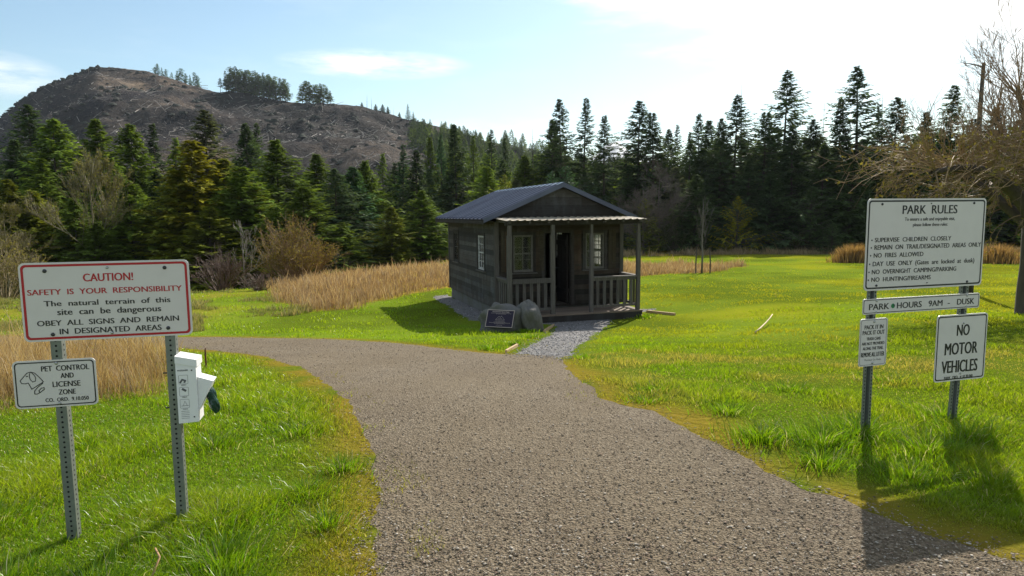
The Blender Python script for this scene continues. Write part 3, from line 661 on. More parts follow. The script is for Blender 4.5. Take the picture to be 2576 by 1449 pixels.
for px, tp, bs, kd in [(922, 236, 272, 'dead'), (934, 240, 275, 'dead'), (945, 262, 280, 'young'), (962, 262, 284, 'young'), (975, 268, 288, 'young'), (990, 270, 292, 'dead'), (1026, 261, 302, 'spire'), (1040, 280, 308, 'spire'), (1005, 282, 297, 'young'), (910, 257, 270, 'young')]:
    hill_tree(kd, px, tp, bs, 'scrubby conifer where the bare ridge runs down to the right', 'scrubby trees on the falling ridge', 'grey' if kd == 'dead' else 'dark', 1.)
# ---- the wood behind as one mass: low conifers too packed to count
def forest(name, spots, label, cols, seed):
    src = [conifer_proto(seed+i, 16, 4.2, .03, .75, 105, 6, 1.25, .4, 0, .9, .13)[1] for i in range(3)]
    base = []
    for me in src:
        v = np.zeros(len(me.vertices)*3, np.float32); me.vertices.foreach_get('co', v); f = np.zeros(len(me.loops), np.int32); me.loops.foreach_get('vertex_index', f)
        c_ = np.zeros(len(me.vertices)*4, np.float32); me.color_attributes['col'].data.foreach_get('color', c_); base.append((v.reshape(-1, 3), f.reshape(-1, 4), c_.reshape(-1, 4)[:, :3]))
        bpy.data.meshes.remove(me)
    Vs, Fs, Cs, n_ = [], [], [], 0; g = np.random.default_rng(seed)
    for i, (x, y, z, h) in enumerate(spots):
        v, f, c_ = base[i % 3]; a = g.uniform(0, 6.28); s = h/16; q = v.copy(); sw = s**.6*g.uniform(.9, 1.2) if h > 9 else s*1.1
        q[:, 0] = (v[:, 0]*math.cos(a)-v[:, 1]*math.sin(a))*sw + x; q[:, 1] = (v[:, 0]*math.sin(a)+v[:, 1]*math.cos(a))*sw + y; q[:, 2] = v[:, 2]*s + z
        Vs.append(q); Fs.append(f+n_); n_ += len(v); Cs.append(c_*np.array(cols[g.integers(len(cols))])*g.uniform(.8, 1.2))
    o = tag(link(name, np_mesh(name, np.concatenate(Vs), [np.concatenate(Fs)], M_needle, np.concatenate(Cs))), label, 'wood', kind='stuff'); o.color = (1, 1, 1, 1)
g = np.random.default_rng(77); sp = []
for i in range(430):
    px = g.uniform(-500, 3100); Y = g.uniform(64, 112)
    if 1565 > px > 1495: lim = 445
    else: lim = np.interp(px, [-500, 0, 300, 480, 650, 800, 1050, 1150, 1300, 1400, 1480, 1600, 1700, 1850, 2000, 2400, 3100], [370, 385, 390, 400, 390, 425, 395, 370, 385, 360, 375, 365, 350, 330, 335, 315, 330])
    P = at(px, lim+g.uniform(0, 90), Y); z = gzf(P.x, Y)
    sp.append((P.x, Y, z-.3, max(4, P.z-z)))
forest('forest', sp, 'dark conifer wood packed behind the front row of firs', [PALETTE['deep'], PALETTE['dark'], PALETTE['green']], 300)
sp = []
for i in range(900):
    px = 1030+620*g.random()**1.2; t = g.uniform(.2, .985)
    if px < 1120 and t < .80 - (px-1000)*.004: continue
    x_, y_, z_ = hill_pt(px, t); sp.append((float(x_), float(y_), float(z_)-.5, g.uniform(6, 12)*(1-.55*ss(.8, .97, t)*(px < 1250))))
forest('hillside_forest', sp, 'uncut conifers covering the right flank of the hill', [PALETTE['deep'], PALETTE['dark'], PALETTE['green']], 320)

# ---------------------------------------------------------------- leafless trees and bushes
def branchy(seed, start, d, length, rad, depth, spread=.55, kids=(3, 5), up=.1, shrink=.62, seg=4, mb=None, c=(1, 1, 1), wob=.25, nside=4, minr=.004, along=.35, droop=0.):
    r_ = random.Random(seed); mb = mb or MB()
    def go(p, d, L, r0, k_):
        pts = [Vector(p)]; rs = [r0]; d = Vector(d).normalized()
        for i in range(seg):
            d = (d + Vector((r_.uniform(-wob, wob), r_.uniform(-wob, wob), r_.uniform(-wob, wob)+up-droop*(depth-k_)*.12))).normalized()
            pts.append(pts[-1]+d*L/seg); rs.append(max(minr, r0*(1-.62*(i+1)/seg)))
        mb.tube(pts, rs, nside if k_ > 1 else 3, 0, c, cap=False)
        if k_ <= 0: return
        for _ in range(r_.randint(*kids)):
            t = r_.uniform(along, 1); i = min(seg-1, int(t*seg)); q = pts[i].lerp(pts[i+1], t*seg-i)
            dd = (pts[i+1]-pts[i]).normalized(); o = dd.orthogonal().normalized(); o.rotate(Matrix.Rotation(r_.uniform(0, 6.28), 3, dd))
            go(q, dd+o*r_.uniform(spread*.5, spread*1.5), L*shrink*r_.uniform(.7, 1.2), max(minr, rs[i]*.62), k_-1)
    go(start, d, length, rad, depth); return mb
def bare_tree(name, px, Y, h, label, cat, group, seed, color, depth=4, spread=.5, up=.12, kids=(3, 5), rad=.07, leaf=None, wide=1.):
    P = onground(px, Y); e = empty(name, P, label=label, cat=cat, group=group)
    tr = MB(); top = h*.55; tr.tube([(0, 0, -.1), (.03*h*.3, 0, h*.25), (0, .02*h, top), (.01*h, 0, h*.85)], [rad, rad*.75, rad*.5, rad*.12], 6)
    o = tr.build('trunk', M_twig, e, True); o.color = (*color, 1)
    mb = MB(); r_ = random.Random(seed)
    for i in range(int(15*wide)):
        z = h*r_.uniform(.12, .88); a = r_.uniform(0, 6.28)
        branchy(seed*31+i, (0, .015*h*z/h, z), (math.cos(a)*wide, math.sin(a)*wide, r_.uniform(.4, 1.1)), h*.27*(1.25-z/h)*r_.uniform(.7, 1.2), rad*.3, depth-2, spread, kids, up, .62, 4, mb, (1, 1, 1), .2, 3, .007)
    o = mb.build('crown', M_twig, e); o.color = (*color, 1)
    if leaf: leaf_cloud(e, mb, leaf, seed)
def leaf_cloud(e, mb, leaf, seed):
    g = np.random.default_rng(seed); V = np.array(mb.v); n = leaf[1]; P = V[g.integers(len(V), size=n)] + g.normal(0, .04, (n, 3)); s = leaf[2]
    a = g.normal(0, 1, (n, 3)); a /= np.linalg.norm(a, axis=1)[:, None]; b = np.cross(a, g.normal(0, 1, (n, 3))); b /= np.linalg.norm(b, axis=1)[:, None]
    Q = np.stack([P-a*s, P+b*s*.5, P+a*s, P-b*s*.5], 1)*1.0; c = np.repeat((g.uniform(.6, 1.4, n)[:, None]*np.array(leaf[0]))[:, None], 4, 1)
    o = link('foliage', np_mesh('foliage', Q.reshape(-1, 3), [np.arange(n*4).reshape(-1, 4)], M_needle, c.reshape(-1, 3)), e); o.color = (1, 1, 1, 1)
bare_tree('alder_tree', 240, 43, 10.2, 'pale leafless alder in front of the dark firs at left', 'tree', None, 3, (.17, .145, .085), 5, .45, .14, (5, 7), .09, ((.20, .19, .05), 5200, .055), .72)
bare_tree('alder_tree', 20, 40, 6.5, 'yellowish leafless tree at the left photo edge above the caution sign', 'tree', None, 4, (.19, .155, .08), 5, .6, .08, (4, 6), .08, ((.18, .17, .04), 3200, .05), 1.3)
bare_tree('young_tree', 613, 32, 3.5, 'small white-barked leafless tree between caution sign and brown bush', 'tree', None, 5, (.20, .18, .15), 4, .5, .2, (2, 4), .035)
bare_tree('alder_tree', 1655, 60, 8.5, 'reddish leafless alder just right of the porch roof', 'tree', None, 6, (.095, .075, .062), 5, .6, .08, (4, 6), .08, None, 1.3)
bare_tree('alder_tree', 1615, 58, 6.5, 'low brown leafless alder at the wood foot right of the cabin', 'tree', None, 9, (.105, .082, .065), 5, .6, .08, (4, 6), .07, None, 1.5)
def dome_bush(name, px, Y, w, h, label, color, leaf, seed, n=120, cat='bush'):
    P = onground(px, Y); e = empty(name, P, label=label, cat=cat); r_ = random.Random(seed); mb = MB()
    for i in range(n):
        a = r_.uniform(0, 6.28); t = r_.random()**.6
        d_ = Vector((math.cos(a)*t*w*.5, math.sin(a)*t*w*.45, h*(1-.55*t*t)*r_.uniform(.75, 1.05)))
        branchy(seed*77+i, (math.cos(a)*t*.12*w, math.sin(a)*t*.12*w, 0), d_, d_.length*.8, .022, 2, .5, (3, 5), .03, .42, 4, mb, (r_.uniform(.7, 1.3),)*3, .16, 3, .006, .4)
    o = mb.build('branches', M_twig, e); o.color = (*color, 1)
    if leaf: leaf_cloud(e, mb, leaf, seed)
dome_bush('round_bush', 742, 38, 4.3, 3.5, 'round leafless reddish-brown bush in front of the firs', (.20, .12, .065), ((.19, .15, .035), 9000, .05), 21, 130)
dome_bush('bramble_bush', 556, 31, 2.4, 1.9, 'low tangled brown bramble beside the caution sign', (.105, .062, .045), None, 22, 60)
dome_bush('bramble_bush', 655, 29, 1.6, .75, 'knee-high dead bramble left of the tan grass band', (.15, .10, .075), None, 23, 40)
dome_bush('wild_bush', 8, 30, 3.4, 3.2, 'tan and yellow-green bush at the left edge beside the caution sign', (.26, .20, .11), ((.20, .18, .05), 2500, .05), 24, 70)
dome_bush('wild_bush', 840, 45, 2.2, 1.7, 'dark twiggy bush at the foot of the firs right of the round bush', (.10, .08, .06), ((.06, .08, .02), 1200, .06), 25, 50)
dome_bush('wild_bush', 2000, 58, 3., 1.6, 'olive bush at the lawn edge left of the low spreading fir', (.12, .10, .06), ((.07, .09, .02), 1500, .07), 26, 50)
dome_bush('wild_bush', 1700, 60, 3.4, 3.6, 'olive-green bush behind the left sapling stake', (.10, .09, .055), ((.06, .08, .02), 2600, .07), 27, 60)
# staked sapling on the right lawn
P = onground(1765, 33.6); e = empty('sapling', P, label='thin leafless sapling held between two dark stakes on the lawn', cat='sapling')
tr = MB(); tr.tube([(0, 0, -.05), (.02, 0, .9), (-.01, .02, 1.8), (.03, 0, 2.7), (.0, 0, 3.7)], [.05, .045, .035, .02, .006], 6); o = tr.build('trunk', M_twig, e, True); o.color = (.13, .115, .095, 1)
mb = MB()
for i in range(11):
    a = i*2.4; z = 1.0+i*.17
    branchy(500+i, (0, 0, z), (math.cos(a)*.35, math.sin(a)*.35, 1), .95*(1.2-i*.05), .014, 2, .35, (2, 3), .15, .55, 4, mb, (1, 1, 1), .12, 3, .006)
o = mb.build('crown', M_twig, e); o.color = (.13, .115, .095, 1)
for px, nm in ((1750, 'dark stake left of the thin sapling'), (1786, 'dark stake right of the thin sapling')):
    P = onground(px, 33.6); mb = MB(); mb.tube([(0, 0, -.2), (.0, 0, .6), (.03 if px < 1760 else -.05, 0, 1.25)], [.035, .033, .030], 8)
    mb.tube([(.03 if px < 1760 else -.05, 0, 1.25), (.03 if px < 1760 else -.05, 0, 1.3)], [.030, .012], 8)
    o = mb.build('tree_stake', M_rust if False else M_bark, None, False, label=nm, cat='stake', group='stakes holding the sapling'); o.location = P
# old fruit tree at the right edge
P = Vector((10.75, 13.7, gzf(10.75, 13.7))); e = empty('fruit_tree', P, label='old mossy leafless fruit tree with arching twigs at the right photo edge', cat='tree')
tr = MB(); tr.tube([(.02, 0, -.15), (0, 0, .05), (-.05, 0, .5), (-.04, 0, 1.0), (.0, .05, 1.5), (.05, .05, 1.95), (.1, .1, 2.3)], [.46, .38, .33, .31, .32, .36, .2], 12)
LIMB = []
def limb(pts, r0, r1):
    n_ = len(pts); P_ = [Vector(p) for p in pts]; dense = []
    for i in range(n_-1):
        p0 = P_[max(i-1, 0)]; p1 = P_[i]; p2 = P_[i+1]; p3 = P_[min(i+2, n_-1)]
        for q in range(4):
            t = q/4; dense.append(.5*((2*p1)+(p2-p0)*t+(2*p0-5*p1+4*p2-p3)*t*t+(3*p1-p0-3*p2+p3)*t**3) + Vector((rnd.uniform(-.02, .02),)*3))
    dense.append(P_[-1]); m_ = len(dense)
    rs = [r0+(r1-r0)*(i/(m_-1))**.8 for i in range(m_)]; tr.tube(dense, rs, 7, cap=False); LIMB.append((dense, rs))
limb([(0, 0, 1.7), (-.45, -.1, 2.2), (-1.1, -.2, 2.75), (-1.8, -.25, 2.95), (-2.5, -.3, 2.9)], .20, .05)
limb([(0, 0, 1.6), (-.5, .5, 2.3), (-1.2, 1.1, 3.0), (-2.0, 1.6, 3.35)], .15, .04)
limb([(.05, 0, 1.8), (-.3, -.6, 2.5), (-.8, -1.3, 3.0), (-1.3, -1.9, 3.3)], .14, .04)
limb([(.1, .1, 2.1), (0, .2, 2.9), (-.25, .25, 3.7), (-.5, .3, 4.6)], .17, .035)
limb([(.1, .1, 2.0), (.5, -.3, 2.7), (.8, -.5, 3.6), (.9, -.5, 4.6)], .16, .035)
limb([(.1, 0, 1.9), (.9, .2, 2.4), (1.7, .3, 2.7), (2.6, .3, 2.8)], .18, .04)
limb([(.1, .1, 2.1), (.3, .9, 2.8), (.2, 1.5, 3.6), (.1, 1.7, 4.3)], .15, .035)
tr.build('trunk', M_bark, e, True)
mb = MB(); r_ = random.Random(61)
for li, (pts, rs) in enumerate(LIMB):
    for j in range(40):
        t = r_.uniform(.22, 1); i = min(len(pts)-2, int(t*(len(pts)-1))); p = pts[i].lerp(pts[i+1], r_.random()); dd = (pts[i+1]-pts[i]).normalized()
        o_ = dd.orthogonal().normalized(); o_.rotate(Matrix.Rotation(r_.uniform(0, 6.28), 3, dd))
        hang = li in (0, 1, 2, 5) and r_.random() < .42
        d_ = dd*.55+o_*1.0+Vector((-.15, 0, -.10 if hang else .75))
        branchy(9000+li*100+j, p, d_, r_.uniform(.6, 1.2), .016, 3, .55, (2, 4), -.07 if hang else .07, .56, 5, mb, (r_.uniform(.75, 1.3),)*3, .17, 3, .0034, .25)
for j in range(95):      # long arching whips
    pts, rs = LIMB[r_.choice([0, 0, 1, 1, 2, 2, 5])]; i = r_.randrange(len(pts)//3, len(pts)-1); a_ = r_.uniform(2.2, 4.2) if r_.random() < .8 else r_.uniform(0, 6.28); L_ = r_.uniform(1.0, 2.3)
    d_ = Vector((math.cos(a_), math.sin(a_)*.8, 0)); rise = r_.uniform(.15, .95); p = pts[i]; q_ = []
    for k_ in range(9): t = k_/8; q_.append(p+d_*L_*t+Vector((r_.uniform(-.02, .02), r_.uniform(-.02, .02), L_*(rise*t-(rise+r_.uniform(.15, .5)*.7)*t*t*.95))))
    cc = (r_.uniform(.5, 2.0),)*3; mb.tube(q_, [.011*(1-.72*k_/8) for k_ in range(9)], 4, 0, cc, cap=False)
    for k_ in range(2, 8):
        if r_.random() < .7: branchy(j*50+k_, q_[k_], d_+Vector((r_.uniform(-.8, .8), r_.uniform(-.8, .8), r_.uniform(-.4, .9))), r_.uniform(.12, .4), .006, 1, .5, (1, 3), .05, .6, 3, mb, cc, .2, 3, .003)
pole = MB()
o = mb.build('twigs', M_twig, e); o.color = (.25, .165, .09, 1)
g = np.random.default_rng(4); V = np.array(mb.v); V = V[(V[:, 2] < 3.6)]; n = 9000; Pm = V[g.integers(len(V), size=n)] + g.normal(0, .025, (n, 3)); s_ = g.uniform(.008, .026, (n, 1))
a_ = g.normal(0, 1, (n, 3)); b_ = g.normal(0, 1, (n, 3)); Q = np.stack([Pm-a_*s_, Pm+b_*s_*.6, Pm+a_*s_, Pm-b_*s_*.6], 1); c = np.repeat((g.uniform(.5, 1.4, n)[:, None]*np.array((.17, .15, .04)))[:, None], 4, 1)
o = link('moss', np_mesh('moss', Q.reshape(-1, 3), [np.arange(n*4).reshape(-1, 4)], M_needle, c.reshape(-1, 3)), e); o.color = (1, 1, 1, 1)
# broken dead pole behind the fruit tree
P = onground(2440, 21); e = empty('dead_trunk', P, label='broken dead trunk standing behind the fruit tree twigs', cat='dead tree'); z1 = at(2440, 158, 21).z-P.z
tr = MB(); tr.tube([(0, 0, -.2), (.02, 0, z1*.4), (-.02, 0, z1*.8), (0, 0, z1)], [.12, .09, .065, .05], 8); tr.build('trunk', M_bark, e, True)
mb = MB(); branchy(3, (0, 0, z1*.98), (-.8, 0, .3), .6, .03, 2, .5, (1, 2), .1, .6, 3, mb); branchy(5, (0, 0, z1*.93), (.7, .2, .5), .7, .03, 2, .5, (1, 2), .1, .6, 3, mb); branchy(8, (0, 0, z1*.7), (-.6, .1, .6), .8, .025, 2, .5, (2, 3), .1, .6, 3, mb)
o = mb.build('limbs', M_twig, e); o.color = (.12, .10, .09, 1)

# ---------------------------------------------------------------- cabin
cab = empty('cabin', CAB, CYAW, label='small weathered wooden cabin with blue-black metal roof and railed porch', cat='cabin')
W, L, EAVE, RIDGE = 3.82, 6.0, 2.47, 3.43
rc = random.Random(31)
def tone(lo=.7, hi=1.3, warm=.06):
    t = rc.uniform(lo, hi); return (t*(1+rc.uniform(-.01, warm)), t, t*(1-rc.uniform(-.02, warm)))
def cut(lo, hi, holes):
    out = [(lo, hi)]
    for a, b in holes:
        nx_ = []
        for p, q in out:
            if b <= p or a >= q: nx_.append((p, q)); continue
            if a > p: nx_.append((p, a))
            if b < q: nx_.append((b, q))
        out = nx_
    return [(p, q) for p, q in out if q-p > .01]
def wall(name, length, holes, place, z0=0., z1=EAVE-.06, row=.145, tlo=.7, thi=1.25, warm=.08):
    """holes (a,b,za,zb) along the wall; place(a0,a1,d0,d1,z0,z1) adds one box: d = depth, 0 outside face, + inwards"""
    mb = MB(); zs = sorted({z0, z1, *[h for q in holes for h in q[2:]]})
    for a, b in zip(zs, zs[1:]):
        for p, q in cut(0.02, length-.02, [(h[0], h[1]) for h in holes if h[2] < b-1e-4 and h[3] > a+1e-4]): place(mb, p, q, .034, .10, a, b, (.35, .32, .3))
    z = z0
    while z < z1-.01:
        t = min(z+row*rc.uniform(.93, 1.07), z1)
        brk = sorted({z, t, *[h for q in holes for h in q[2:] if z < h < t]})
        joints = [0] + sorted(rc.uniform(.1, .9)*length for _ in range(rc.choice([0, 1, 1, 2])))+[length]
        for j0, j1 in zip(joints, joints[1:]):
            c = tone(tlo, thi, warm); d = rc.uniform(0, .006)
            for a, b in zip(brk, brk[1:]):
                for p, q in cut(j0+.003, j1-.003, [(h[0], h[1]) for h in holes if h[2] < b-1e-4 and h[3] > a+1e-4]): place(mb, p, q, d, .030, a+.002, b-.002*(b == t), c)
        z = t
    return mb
WIN_S = [(1.18, 1.90, .98, 1.98), (4.5, 5.16, 1.02, 2.0)]
WIN_F = [(.50, 1.08, 1.0, 2.02), (2.66, 3.24, 1.02, 2.04)]
DOOR = (1.42, 2.22, .03, 2.06)
pl_left = lambda mb, a, b, d0, d1, z0, z1, c: mb.box(d0, d1, a, b, z0, z1, 0, c)
pl_right = lambda mb, a, b, d0, d1, z0, z1, c: mb.box(W-d1, W-d0, a, b, z0, z1, 0, c)
pl_front = lambda mb, a, b, d0, d1, z0, z1, c: mb.box(a, b, d0, d1, z0, z1, 0, c)
pl_back = lambda mb, a, b, d0, d1, z0, z1, c: mb.box(a, b, L-d1, L-d0, z0, z1, 0, c)
wall('side_wall', L, WIN_S, pl_left, tlo=.40, thi=1.7, warm=-.10).build('side_wall', M_wood, cab)
WIN_R = [(1.28, 2.0, .96, 2.0), (4.5, 5.16, 1.02, 2.0)]
wall('side_wall', L, WIN_R, pl_right).build('side_wall', M_wood, cab)
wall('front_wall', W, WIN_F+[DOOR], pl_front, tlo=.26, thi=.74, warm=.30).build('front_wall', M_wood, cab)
wall('back_wall', W, [(1.5, 2.3, .95, 2.05)], pl_back).build('back_wall', M_wood, cab)
# gable boards
def gable(y0, y1, name):
    mb = MB(); z = EAVE-.10; sl = (RIDGE-EAVE)/(W/2+.38)
    while z < RIDGE-.12:
        t = min(z+rc.uniform(.19, .24), RIDGE-.10); hw = lambda zz: max(.0, min(W/2, (RIDGE-.08-zz)/sl)); c = tone(.5, 1.5, -.06); dd = rc.uniform(0, .008)
        a, b = hw(z), hw(t-.003)
        mb.prism([(W/2-a, z), (W/2+a, z), (W/2+max(b, .01), t-.003), (W/2-max(b, .01), t-.003)], y0+dd, y1, 0, c); z = t
    for (x, zz) in ((-.23, .70), (-.07, .62), (-.28, .53), (.33, .30)): mb.box(W/2+x, W/2+x+.02, y0-.004, y0+.012, EAVE+zz-.05, EAVE+zz-.03, 1)
    return mb.build(name, [M_wood, M_dark], cab)
gable(0, .03, 'gable'); gable(L-.03, L, 'gable')
# corner boards
for x0, x1, y0, y1 in ((-.022, .09, -.024, -.003), (-.024, -.003, 0, .10), (-.024, -.003, L-.1, L), (W-.09, W+.022, -.024, -.003), (W+.003, W+.024, 0, .1)):
    mb = MB(); mb.box(x0, x1, y0, y1, .01, EAVE-.08, 0, tone(.6, .9)); mb.build('corner_board', M_post, cab)
# stone footing
mb = MB(); rs_ = random.Random(8)
mb.box(.05, W-.05, .05, L-.05, -.5, -.03, 0, (.3, .3, .3)); mb.build('footing', M_rock, cab)
# floor and ceiling
mb = MB()
for i in range(25): mb.box(.11, W-.11, .11+i*.232, .11+i*.232+.226, -.02, .02, 0, tone(.5, .8))
mb.build('floor_boards', M_deck, cab)
mb = MB(); mb.box(.1, W-.1, .1, L-.1, EAVE-.14, EAVE-.10, 0, (.5, .45, .4)); mb.build('ceiling_boards', M_wood, cab)
# windows
def window(hole, place_, cols, rows, paint, sill=True, glass=None):
    a, b, z0, z1 = hole; mb = MB(); fw = .05; mt = paint
    P = lambda p, q, d0, d1, u0, u1: place_(mb, p, q, d0, d1, u0, u1, (1, 1, 1))
    P(a, a+fw, .005, .07, z0, z1); P(b-fw, b, .005, .07, z0, z1); P(a+fw, b-fw, .005, .07, z1-fw, z1); P(a+fw, b-fw, .005, .07, z0, z0+fw*1.3)
    zm = (z0+z1)/2
    P(a+fw, b-fw, .018, .06, zm-.02, zm+.02)
    for i in range(1, cols):
        x = a+fw+(b-a-2*fw)*i/cols; P(x-.011, x+.011, .024, .05, z0+fw*1.3, zm-.02); P(x-.011, x+.011, .024, .05, zm+.02, z1-fw)
    for i in range(1, rows):
        if i*2 == rows: continue
        z = z0+(z1-z0)*i/rows; P(a+fw, b-fw, .026, .048, z-.010, z+.010)
    o = mb.build('window', mt, cab)
    mb = MB(); place_(mb, a+fw+.001, b-fw-.001, .036, .039, z0+.03, z1-.03, (1, 1, 1)); mb.build('pane', glass or M_glass, o)
    mb = MB()
    for p, q, u0, u1 in ((a-.09, a-.002, z0-.02, z1+.09), (b+.002, b+.09, z0-.02, z1+.09), (a-.002, b+.002, z1+.002, z1+.09)): place_(mb, p, q, -.020, -.002, u0, u1, tone(.55, .8))
    mb.build('trim', M_wood, o)
    if sill:
        mb = MB(); place_(mb, a-.11, b+.11, -.055, .03, z0-.05, z0-.022, tone(.9, 1.1)); mb.build('sill', M_post, o)
window(WIN_S[0], pl_left, 3, 4, M_white_paint); window(WIN_S[1], pl_left, 3, 4, M_dark)
window(WIN_F[0], pl_front, 2, 3, M_dim_paint); window(WIN_F[1], pl_front, 2, 3, M_dim_paint)
window(WIN_R[0], pl_right, 3, 4, M_dim_paint, False, M_glass_dirty); window(WIN_R[1], pl_right, 3, 4, M_dim_paint, False, M_glass_dirty); window((1.5, 2.3, .95, 2.05), pl_back, 3, 4, M_dark, False)
# vertical-board shutters hung beside the front windows
for a, b in ((.14, .36), (1.15, 1.39), (2.30, 2.52), (3.36, 3.60)):
    mb = MB(); x = a
    for i in range(2):
        x1 = a+(b-a)*(i+1)/2; c = (.95*rc.uniform(.85, 1.15), .74, .50*rc.uniform(.9, 1.1)); mb.box(x+.003, x1-.003, -.030, -.004, 1.02, 2.13, 0, c); x = x1
    for z in (1.15, 1.98): mb.box(a+.02, b-.02, -.045, -.031, z-.03, z+.03, 0, (.8, .68, .5))
    mb.build('shutter', M_wood, cab)
# door standing open inside, and its frame
mb = MB(); mb.box(DOOR[0]-.09, DOOR[0]-.002, -.022, -.002, 0, 2.16, 0, tone(.6, .8)); mb.box(DOOR[1]+.002, DOOR[1]+.09, -.022, -.002, 0, 2.16, 0, tone(.6, .8)); mb.box(DOOR[0]-.002, DOOR[1]+.002, -.022, -.002, 2.064, 2.16, 0, tone(.6, .8))
mb.box(DOOR[1]-.03, DOOR[1], .004, .1, .03, 2.05, 0, tone(.5, .7)); mb.box(DOOR[0], DOOR[0]+.03, .004, .1, .03, 2.05, 0, tone(.5, .7)); mb.build('door_frame', M_wood, cab)
mb = MB()
for i in range(6): mb.box(2.14, 2.18, .13+i*.125, .13+i*.125+.121, .05, 2.0, 0, tone(.45, .65))
for z in (.3, 1.7): mb.box(2.112, 2.138, .15, .86, z, z+.14, 0, tone(.4, .55))
dr = mb.build('door', M_wood, cab)
mb = MB(); mb.tube([(2.138, .80, 1.02), (2.09, .80, 1.02)], [.012, .012], 8); mb.tube([(2.09, .80, 1.02), (2.075, .80, 1.02), (2.06, .80, 1.02)], [.018, .03, .015], 8); mb.build('door_handle', M_bolt_dark, dr, True)
# main roof: ribbed sheets
OV, Y0, Y1 = .38, -.20, 6.42; sl = (RIDGE-EAVE)/(W/2+OV)
def ribbed(p0, p1, q0, q1, n, rib=.022, rw=.05, under=.025):
    """sheet between edge p0-p1 (low) and q0-q1 (high); ribs run from low to high"""
    p0, p1, q0, q1 = map(Vector, (p0, p1, q0, q1)); nrm = (p1-p0).cross(q0-p0).normalized()
    if nrm.z < 0: nrm = -nrm
    prof = []; Ln = (p1-p0).length
    for i in range(n):
        a = i/n; st = 1/n; r0 = rw/Ln
        prof += [(a, 0), (a+st*.5-r0, 0), (a+st*.5-r0*.45, rib), (a+st*.5+r0*.45, rib), (a+st*.5+r0, 0)]
        for mm in (.22, .78): pass
    prof.append((1, 0)); V = []; m_ = len(prof)
    for A, B in ((p0, p1), (q0, q1)):
        for t, h in prof: V.append(A.lerp(B, t)+nrm*h)
    for A, B in ((p0, p1), (q0, q1)):
        for t, h in prof: V.append(A.lerp(B, t)+nrm*(h-.004))
    F = []
    for i in range(m_-1): F += [(i, i+1, m_+i+1, m_+i), (2*m_+i, 3*m_+i, 3*m_+i+1, 2*m_+i+1), (i, 2*m_+i, 2*m_+i+1, i+1), (m_+i, m_+i+1, 3*m_+i+1, 3*m_+i)]
    return V, F
for sgn in (-1, 1):
    xe = W/2 + sgn*(W/2+OV); mb = MB(); V, F = ribbed((xe, Y0, EAVE), (xe, Y1, EAVE), (W/2+sgn*.001, Y0, RIDGE), (W/2+sgn*.001, Y1, RIDGE), 15, .048, .07); mb.add(V, F)
    # decking under the sheet
    xi = W/2 + sgn*(W/2+OV-.03)
    mb.add([(xi, Y0+.03, EAVE-.03), (xi, Y1-.03, EAVE-.03), (W/2, Y1-.03, RIDGE-.045), (W/2, Y0+.03, RIDGE-.045), (xi, Y0+.03, EAVE-.008), (xi, Y1-.03, EAVE-.008), (W/2, Y1-.03, RIDGE-.02), (W/2, Y0+.03, RIDGE-.02)],
           [(3, 2, 1, 0), (0, 1, 5, 4), (1, 2, 6, 5), (2, 3, 7, 6), (3, 0, 4, 7)], 1, (.6, .55, .5))
    rf = mb.build('roof', [M_roof, M_wood], cab)
    for yy in (Y0, Y1):    # folded barge trim
        mb = MB(); s2 = -.012 if yy == Y0 else .012
        a = Vector((xe - sgn*.0, yy+s2, EAVE-.055)); b = Vector((W/2, yy+s2, RIDGE-.055))
        mb.add([a+Vector((0, -.01, -.045)), b+Vector((0, -.01, -.045)), b+Vector((0, -.01, .085)), a+Vector((0, -.01, .085)), a+Vector((0, .01, -.045)), b+Vector((0, .01, -.045)), b+Vector((0, .01, .085)), a+Vector((0, .01, .085))],
               [(0, 1, 2, 3), (7, 6, 5, 4), (0, 4, 5, 1), (3, 2, 6, 7), (0, 3, 7, 4)])
        mb.build('barge_trim', M_roof, rf)
    mb = MB(); mb.box(xe-.014 if sgn < 0 else xe-.018, xe+.018 if sgn < 0 else xe+.014, Y0+.02, Y1-.02, EAVE-.13, EAVE-.035, 0, (.5, .45, .4)); mb.build('eave_board', M_wood, rf)
    for i in range(10):
        pass
mb = MB(); c0 = Vector((W/2, 0, RIDGE+.034)); dx = .17
mb.add([(W/2-dx, Y0-.02, RIDGE+.034-dx*sl), (W/2, Y0-.02, RIDGE+.036), (W/2+dx, Y0-.02, RIDGE+.034-dx*sl), (W/2-dx, Y1+.02, RIDGE+.034-dx*sl), (W/2, Y1+.02, RIDGE+.036), (W/2+dx, Y1+.02, RIDGE+.034-dx*sl)],
       [(0, 1, 4, 3), (1, 2, 5, 4)]); mb.build('ridge_cap', M_cap, cab)
